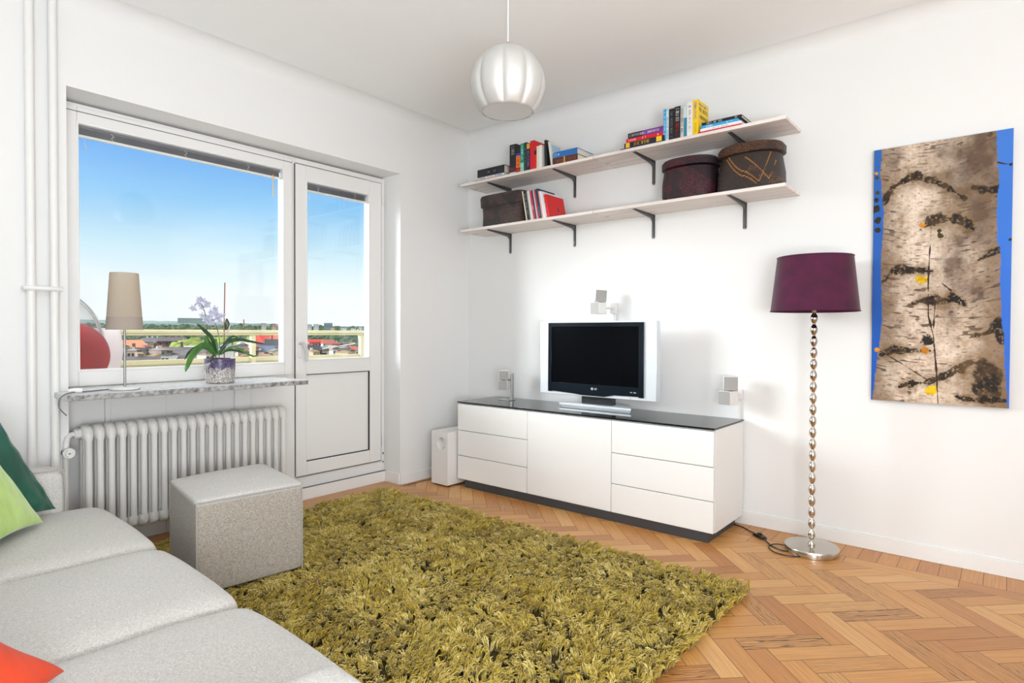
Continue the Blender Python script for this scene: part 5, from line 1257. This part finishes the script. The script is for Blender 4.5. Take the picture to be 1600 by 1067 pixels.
m.build('panel_boards', pm('olive_cream_boards', srgb(176, 168, 118), 0.6), rl)
m = MB(); m.box(-1.408, -1.388, YA, -0.06, 0.80, 0.856); m.box(-1.408, -1.388, YA, -0.06, 0.04, 0.08); m.build('panel_rail', RAILM, rl)
for y0, w in ((-0.055, 0.055), (-1.115, 0.035), (-2.19, 0.035), (-3.19, 0.035)):
    m = MB(); m.box(-1.385, -1.345, y0, y0+w, -0.05, 1.066); m.build('post', RAILM, rl, bevel=0.003)
m = MB(); m.tube([(-1.40, -0.03, 0.99), (-1.95, 0.35, 1.12)], 0.008, 8); m.tube([(-1.42, -0.06, 0.985), (-1.60, -0.30, 0.935)], 0.006, 8); m.build('stay_rod', STEEL, rl)

ch = empty('bubble_chair', (-0.89, -2.66, -0.05), 'clear plastic bubble with frosted tub out on the balcony, left', 'garden chair')
bc = Vector((-0.89, -2.62, 1.03)); r_ = 0.335
def open_front(o):      # the side that faces the window is open
    bm = bmesh.new(); bm.from_mesh(o.data)
    bmesh.ops.bisect_plane(bm, geom=bm.verts[:]+bm.edges[:]+bm.faces[:], plane_co=(-0.80-root_loc(o).x, 0, 0), plane_no=(1, 0, 0), clear_outer=True)
    bm.to_mesh(o.data); bm.free()
m = MB(); prof = []
for k in range(17):
    a = lerp(R(8), R(96), k/16); prof.append((r_*math.sin(a), r_*math.cos(a)))
inn = [(p[0]*0.955, p[1]*0.955) for p in prof[::-1]]
m.lathe(prof+inn, tuple(bc), 48, cap0=False, cap1=False); open_front(m.build('bubble', ACRYL, ch, sharp=60))
m = MB()
for rr, off in ((0.336, 0.0), (0.318, 0.03)):
    pts = [bc+Vector((off, rr*math.cos(a), rr*math.sin(a))) for a in [PI*i/32 for i in range(33)]]; m.tube(pts, 0.004, 8)
m.build('bubble_rib', pm('clear_grey_rib', (0.55, 0.58, 0.56, 1), 0.2), ch)
m = MB(); m.lathe([(0.05, -0.43), (0.30, -0.40), (0.40, -0.25), (0.43, -0.05), (0.415, 0.085), (0.409, 0.085), (0.423, -0.05), (0.392, -0.245), (0.29, -0.39), (0.05, -0.42)], tuple(bc), 56); open_front(m.build('tub', FROST, ch, sharp=60))
m = MB(); m.lathe([(0.20, -1.08), (0.20, -1.05), (0.03, -1.03), (0.03, -0.42)], tuple(bc), 32); m.build('pedestal', STEEL, ch)
cu = MB(); cu.sphere((-0.76, -2.475, 0.955), 0.19, 40, 24, sc=(0.7, 1.0, 1.0))
cc = cu.build('round_cushion', pm('crimson_fabric', srgb(150, 18, 26), 0.6, var=(7, 0.25), bump=(60, 0.2, 0.003)), loc=(-0.76, -2.475, 0.77)); tag(cc, 'round crimson cushion in the clear bubble out on the balcony', 'cushion')

# ================================================================== THE CITY BELOW
def bearing(px):      # horizontal direction of a picture column
    v = Fw+Rt*((px-800)/939.1); v.z = 0; return v.normalized()
def spot(px, dist, slope): d = bearing(px); return Vector((CAM.x+d.x*dist, CAM.y+d.y*dist, CAM.z+slope*dist))
def sl_(y): return -(y-517.0)*0.00093
GZ = -27.0
GRASS = pm('park_ground', srgb(92, 104, 62), 1.0, var=(0.02, 0.4, srgb(120, 112, 96)[:3]))
m = MB(); m.add([(-9000, -5000, GZ), (-20, -5000, GZ), (-20, 9000, GZ), (-9000, 9000, GZ)], [(0, 1, 2, 3)])
struct(m.build('ground', GRASS))
m = MB(); m.box(-0.42, 3, -9, 6, GZ, -0.3); struct(m.build('wall_outside', pm('house_render', srgb(200, 190, 170), 0.9)))
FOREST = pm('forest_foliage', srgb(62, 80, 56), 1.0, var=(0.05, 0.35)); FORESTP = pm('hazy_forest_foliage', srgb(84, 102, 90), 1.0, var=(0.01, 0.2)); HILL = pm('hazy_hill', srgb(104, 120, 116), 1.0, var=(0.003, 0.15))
rnd = random.Random(77)
# distant ridges
def ridge(name, dist, prof, mat, depth, zfoot=GZ):
    m = MB(); n = 160; vs = []; fs = []
    for k in range(n+1):
        px = lerp(60, 720, k/n); y = np.interp(px, [p[0] for p in prof], [p[1] for p in prof])+0.5*mnoise.noise(Vector((px*0.09, dist*0.01, 0)))
        t = spot(px, dist, sl_(y)); f = spot(px, dist-depth*0.6, 0); b = spot(px, dist+depth, 0)
        vs += [(f.x, f.y, zfoot), tuple(t), (b.x, b.y, zfoot)]
    for k in range(n): a = k*3; fs += [(a, a+3, a+4, a+1), (a+1, a+4, a+5, a+2)]
    m.add(vs, fs); return struct(m.build(name, mat, sharp=180))
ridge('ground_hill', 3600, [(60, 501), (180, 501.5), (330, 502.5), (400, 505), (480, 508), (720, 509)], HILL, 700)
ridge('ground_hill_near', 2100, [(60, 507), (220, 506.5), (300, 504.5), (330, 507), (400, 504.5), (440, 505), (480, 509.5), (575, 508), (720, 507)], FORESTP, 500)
def forest(name, label, specs, mat, seed, cat='woodland'):
    """many lumpy crowns in one object; nobody could count them"""
    rr = random.Random(seed); m = MB()
    base = []
    for (px0, px1, d0, d1, z0, z1, n, r0, r1) in specs:
        for _ in range(n):
            px = rr.uniform(px0, px1); t = rr.random(); d = lerp(d0, d1, t); r = rr.uniform(r0, r1)
            p = spot(px, d, 0); z = lerp(z0, z1, t)+rr.uniform(-1, 1)*r*0.35
            seg, ring = 7, 5; b = len(m.v)
            m.sphere((p.x, p.y, z), r, seg, ring, sc=(1, 1, rr.uniform(0.8, 1.25)))
            for i in range(b, len(m.v)):
                x, y, zz = m.v[i]; k = 1+rr.uniform(-0.22, 0.22); m.v[i] = (p.x+(x-p.x)*k, p.y+(y-p.y)*k, z+(zz-z)*k)
    o = m.build(name, mat, sharp=180); o['kind'] = 'stuff'; o['label'] = label; o['category'] = cat; return o
forest('distant_forest', 'dark green forest along the skyline beyond the balcony railing',
       [(60, 720, 1300, 1800, -8, 8, 1500, 5, 10), (445, 600, 520, 1150, -19, -6, 1100, 4, 7.5), (60, 460, 640, 1200, -20, -8, 900, 4, 7.5)], FOREST, 5)
forest('park_trees', 'lighter green park trees below the railing behind the flower',
       [(275, 400, 420, 640, -15, -11, 150, 4, 6.5)], pm('park_foliage', srgb(128, 142, 62), 1.0, var=(0.2, 0.3)), 6)
_hm = {}
def hm(c, kind='w'):
    k = (c, kind)
    if k not in _hm: _hm[k] = pm('building_%s_%d_%d_%d' % (kind, *c), srgb(*c), 0.9, var=(0.25, 0.10))
    return _hm[k]
WIN = pm('dark_house_windows', (0.03, 0.035, 0.045, 1), 0.2)
def house(label, px, dist, wpx, yr, ye, wall, roof, turn=0, depth=None, group='roofs and houses in the city below', chim=0, flat=False, win=True, chcol=(120, 96, 84), cat='building', name='house', dorm=0):
    c = spot(px, dist, 0); c.z = 0; w = wpx*dist*0.00086; d = depth or w*0.8
    zr, ze = CAM.z+sl_(yr)*dist, CAM.z+sl_(ye)*dist
    o = empty(name, (c.x, c.y, GZ), label, cat, group)
    view = bearing(px); ang = math.atan2(view.y, view.x)-PI/2+R(turn); M4 = Matrix.Translation((c.x, c.y, 0)) @ Matrix.Rotation(ang, 4, 'Z')
    if flat:
        m = MB(); m.box(-w/2, w/2, -d/2, d/2, GZ, ze, 0, M4); m.build('walls', hm(wall), o)
        m = MB(); m.box(-w/2-0.3, w/2+0.3, -d/2-0.3, d/2+0.3, ze, zr, 0, M4); m.build('roof', hm(roof, 'r'), o)
    else:
        m = MB(); m.box(-w/2, w/2, -d/2, d/2, GZ, ze, 0, M4); m.build('walls', hm(wall), o)
        ov = w*0.03+0.3; m = MB(); vs = [(-w/2-ov, -d/2-ov, ze), (w/2+ov, -d/2-ov, ze), (w/2+ov, d/2+ov, ze), (-w/2-ov, d/2+ov, ze), (-w/2*0.86, 0, zr), (w/2*0.86, 0, zr)]
        m.add([M4 @ Vector(p) for p in vs], [(0, 1, 5, 4), (1, 2, 5), (2, 3, 4, 5), (3, 0, 4), (3, 2, 1, 0)]); m.build('roof', hm(roof, 'r'), o, sharp=10)
    for k in range(chim):
        x = (-0.32+0.64*(k+0.5)/chim)*w; s = max(0.5, w*0.022); m = MB(); zt = zr+(zr-ze)*0.28+s
        m.box(x-s, x+s, -s*0.8, s*0.8, (ze+zr)/2, zt, 0, M4); m.box(x-s*1.15, x+s*1.15, -s, s, zt, zt+s*0.3, 0, M4); m.build('chimney', hm(chcol, 'c'), o)
    for k in range(dorm):
        x = (-0.36+0.72*(k+0.5)/dorm)*w; s = w*0.030; zz = lerp(ze, zr, 0.35); m = MB()
        m.box(x-s, x+s, -d*0.36, -d*0.1, zz, zz+s*1.3, 0, M4); m.build('dormer', hm((196, 192, 186)), o)
    if win and ze-GZ > 3:
        nfl = 2 if ze > -20 else 1; m = MB(); ncol = max(2, int(w/4.0)); ncol = min(ncol, 14)
        for r_ in range(nfl):
            for k in range(ncol):
                x = -w/2+w*(k+0.5)/ncol; z = ze-1.9-r_*3.0; m.box(x-0.55, x+0.55, -d/2-0.06, -d/2+0.02, z-0.7, z+0.7, 0, M4)
        m.build('windows', WIN, o)
    return o
DG_, MG_, RD_, OB_, WH_, BE_, BL_ = (60, 57, 60), (88, 83, 82), (178, 62, 48), (196, 128, 92), (236, 232, 224), (212, 196, 170), (80, 90, 112)
# seen through the wide window, from the nearest roofs outward
house('broad grey roof nearest below the lower rail, beside the lamp stem', 240, 300, 128, 556, 572, BE_, MG_, 4, 26, dorm=3)
house('grey hipped roof with a brick chimney behind the lamp stem', 226, 380, 96, 543, 558, BE_, DG_, -8, 30, chim=2, dorm=2)
house('dark grey roof with a thick square chimney left of the orchid', 284, 350, 88, 542, 561, BE_, (104, 98, 98), 6, 28, chim=1, chcol=(110, 100, 98))
house('orange brown tiled roof just right of the lamp stem', 203, 520, 40, 531, 542, BE_, OB_, 12, 24)
house('dark brown roofed block under the top rail left of the orchid', 270, 560, 44, 527, 533, (112, 96, 96), (86, 74, 78), 0, 26, chim=3)
house('small grey roofed house with white chimneys under the top rail', 238, 600, 34, 528, 534, (150, 140, 134), (96, 90, 92), -6, 22, chim=3, chcol=(220, 216, 210))
house('low pale roofed house left of the orchid leaves', 299, 430, 26, 541, 547, WH_, (214, 212, 206), 10, 20)
house('bluish roofed house behind the drooping orchid leaf', 320, 400, 36, 548, 556, WH_, (150, 156, 178), -8, 22, chim=1)
house('grey roof behind the flower pot under the orchid leaves', 356, 420, 44, 539, 548, (170, 160, 158), (120, 118, 128), 5, 24, chim=2)
house('pale gabled house between the orchid leaves and the railing post', 383, 460, 24, 534, 544, WH_, (186, 178, 170), 24, 20)
house('dark blue roof right of the railing post', 414, 370, 42, 541, 556, (196, 192, 190), BL_, -12, 26, dorm=3)
house('orange red tiled roof left of the steep dark one', 412, 520, 24, 522, 536, (120, 92, 84), RD_, 28, 24)
house('orange red tiled roof at the right edge of the wide window', 434, 500, 24, 521, 539, (120, 92, 84), (206, 84, 60), -24, 24)
house('black steep roof between the two orange red ones', 425, 440, 28, 530, 548, (60, 62, 64), (52, 54, 60), 8, 24, chim=1)
# through the balcony door
house('black roofed row house at the lower left of the door glass', 490, 400, 26, 541, 549, (70, 70, 72), (50, 52, 54), 4, 20, chim=1)
house('pink walled house with bright red roof at the left of the door glass', 488, 560, 16, 531, 535, (204, 146, 134), (210, 44, 40), 8, 18)
house('second pink walled red roofed house, next to the white house', 500, 565, 13, 531, 535, (200, 140, 128), (212, 50, 44), -8, 18)
house('white house with a brown red hipped roof in the door glass', 513, 480, 22, 531, 538, (240, 236, 230), (150, 82, 66), 6, 20)
house('low white gabled house below the white hipped one', 519, 430, 17, 541, 549, WH_, (170, 150, 140), 26, 16)
house('grey roofed house right of the white hipped house', 535, 520, 18, 536, 541, (180, 176, 170), (132, 130, 130), -6, 18, chim=1)
house('small orange walled house near the corner post', 549, 560, 12, 535, 538, (226, 160, 84), (120, 88, 70), 4, 16)
house('dark roofed house below the orange walled one', 538, 420, 16, 543, 549, (90, 84, 82), (70, 66, 66), 6, 18)
house('red brown gabled house left of the corner post', 551, 430, 14, 542, 549, (222, 212, 204), (160, 86, 66), 30, 16)
house('pale house beyond the corner post', 572, 470, 10, 536, 541, WH_, (150, 146, 140), 0, 14)
SK = 'buildings on the skyline'
house('long pale apartment block on the skyline left of the flowers', 302, 3300, 46, 497.2, 498.2, (140, 156, 152), (120, 136, 130), 0, 60, SK, flat=True, win=False, cat='building', name='apartment_block')
for px, w, yt, col, lab in ((484, 7, 505.5, (218, 214, 208), 'white block at the left end of the skyline in the door glass'), (494, 9, 505.0, (224, 222, 216), 'broad white block on the skyline in the door glass'), (513, 15, 502.8, (140, 156, 154), 'grey green slab block, tallest on the door glass skyline'),
                            (519, 9, 509.8, (226, 206, 176), 'cream low house on the skyline under the slab block'), (537, 10, 510.2, (230, 222, 210), 'cream low house on the skyline right of the slab block'), (552, 9, 511, (234, 230, 222), 'white low house on the skyline near the corner post'), (563, 6, 508.8, (226, 224, 220), 'white low house on the skyline above the corner post'),
                            (412, 8, 504.2, (212, 204, 190), 'pale block on the skyline at the right of the wide window'), (428, 7, 504.6, (200, 160, 140), 'brick coloured block on the skyline at the right of the wide window')):
    house(lab, px, 1250, w, yt, yt+0.6, col, (120, 110, 104), 0, 24, SK, flat=True, win=True, name='apartment_block')
m = MB(); t = spot(381, 1500, sl_(498)); m.lathe([(2.2, GZ), (1.2, t.z)], (t.x, t.y, 0), 8); q = m.build('chimney_stack', hm((170, 120, 100)), loc=(t.x, t.y, GZ)); tag(q, 'thin tall chimney stack on the skyline right of the stake', 'chimney stack')

# smaller houses scattered between the larger roofs
rnd = random.Random(31)
tints = (('slate grey', (64, 62, 66)), ('dark brown', (84, 64, 56)), ('brick red', (128, 62, 50)), ('pale grey', (128, 125, 122)), ('blackish', (40, 40, 44)), ('ochre', (140, 112, 80)))
places = (('just right of the lamp stem', 192, 232, 532, 552), ('left of the drooping orchid leaf', 240, 292, 530, 556), ('behind the orchid leaves', 300, 372, 530, 556), ('between the orchid and the railing post', 366, 386, 536, 556), ('right of the railing post', 396, 438, 530, 556),
          ('in the left half of the door glass', 481, 524, 529, 550), ('in the right half of the door glass', 524, 560, 529, 550))
for (pl_, xa, xb, ya, yb) in places:
    for k, (tn, tc_) in enumerate(tints):
        y = lerp(ya, yb, (k+rnd.random())/6); x = rnd.uniform(xa, xb); w = rnd.uniform(7, 13); eave = y+rnd.uniform(2.2, 4.0)
        dist = min(1000, 9.5/(max(eave-517, 4)*0.00093)*rnd.uniform(0.95, 1.2))
        wallc = rnd.choice(((226, 220, 208), (200, 178, 150), (150, 130, 118), (214, 196, 160)))
        house('small house with a %s roof %s' % (tn, pl_), x, dist, w, y, eave, wallc, tc_, rnd.uniform(-35, 35), 12, 'small houses scattered over the city', chim=rnd.choice((0, 1, 1, 2)), chcol=rnd.choice(((214, 208, 200), (120, 84, 70))))
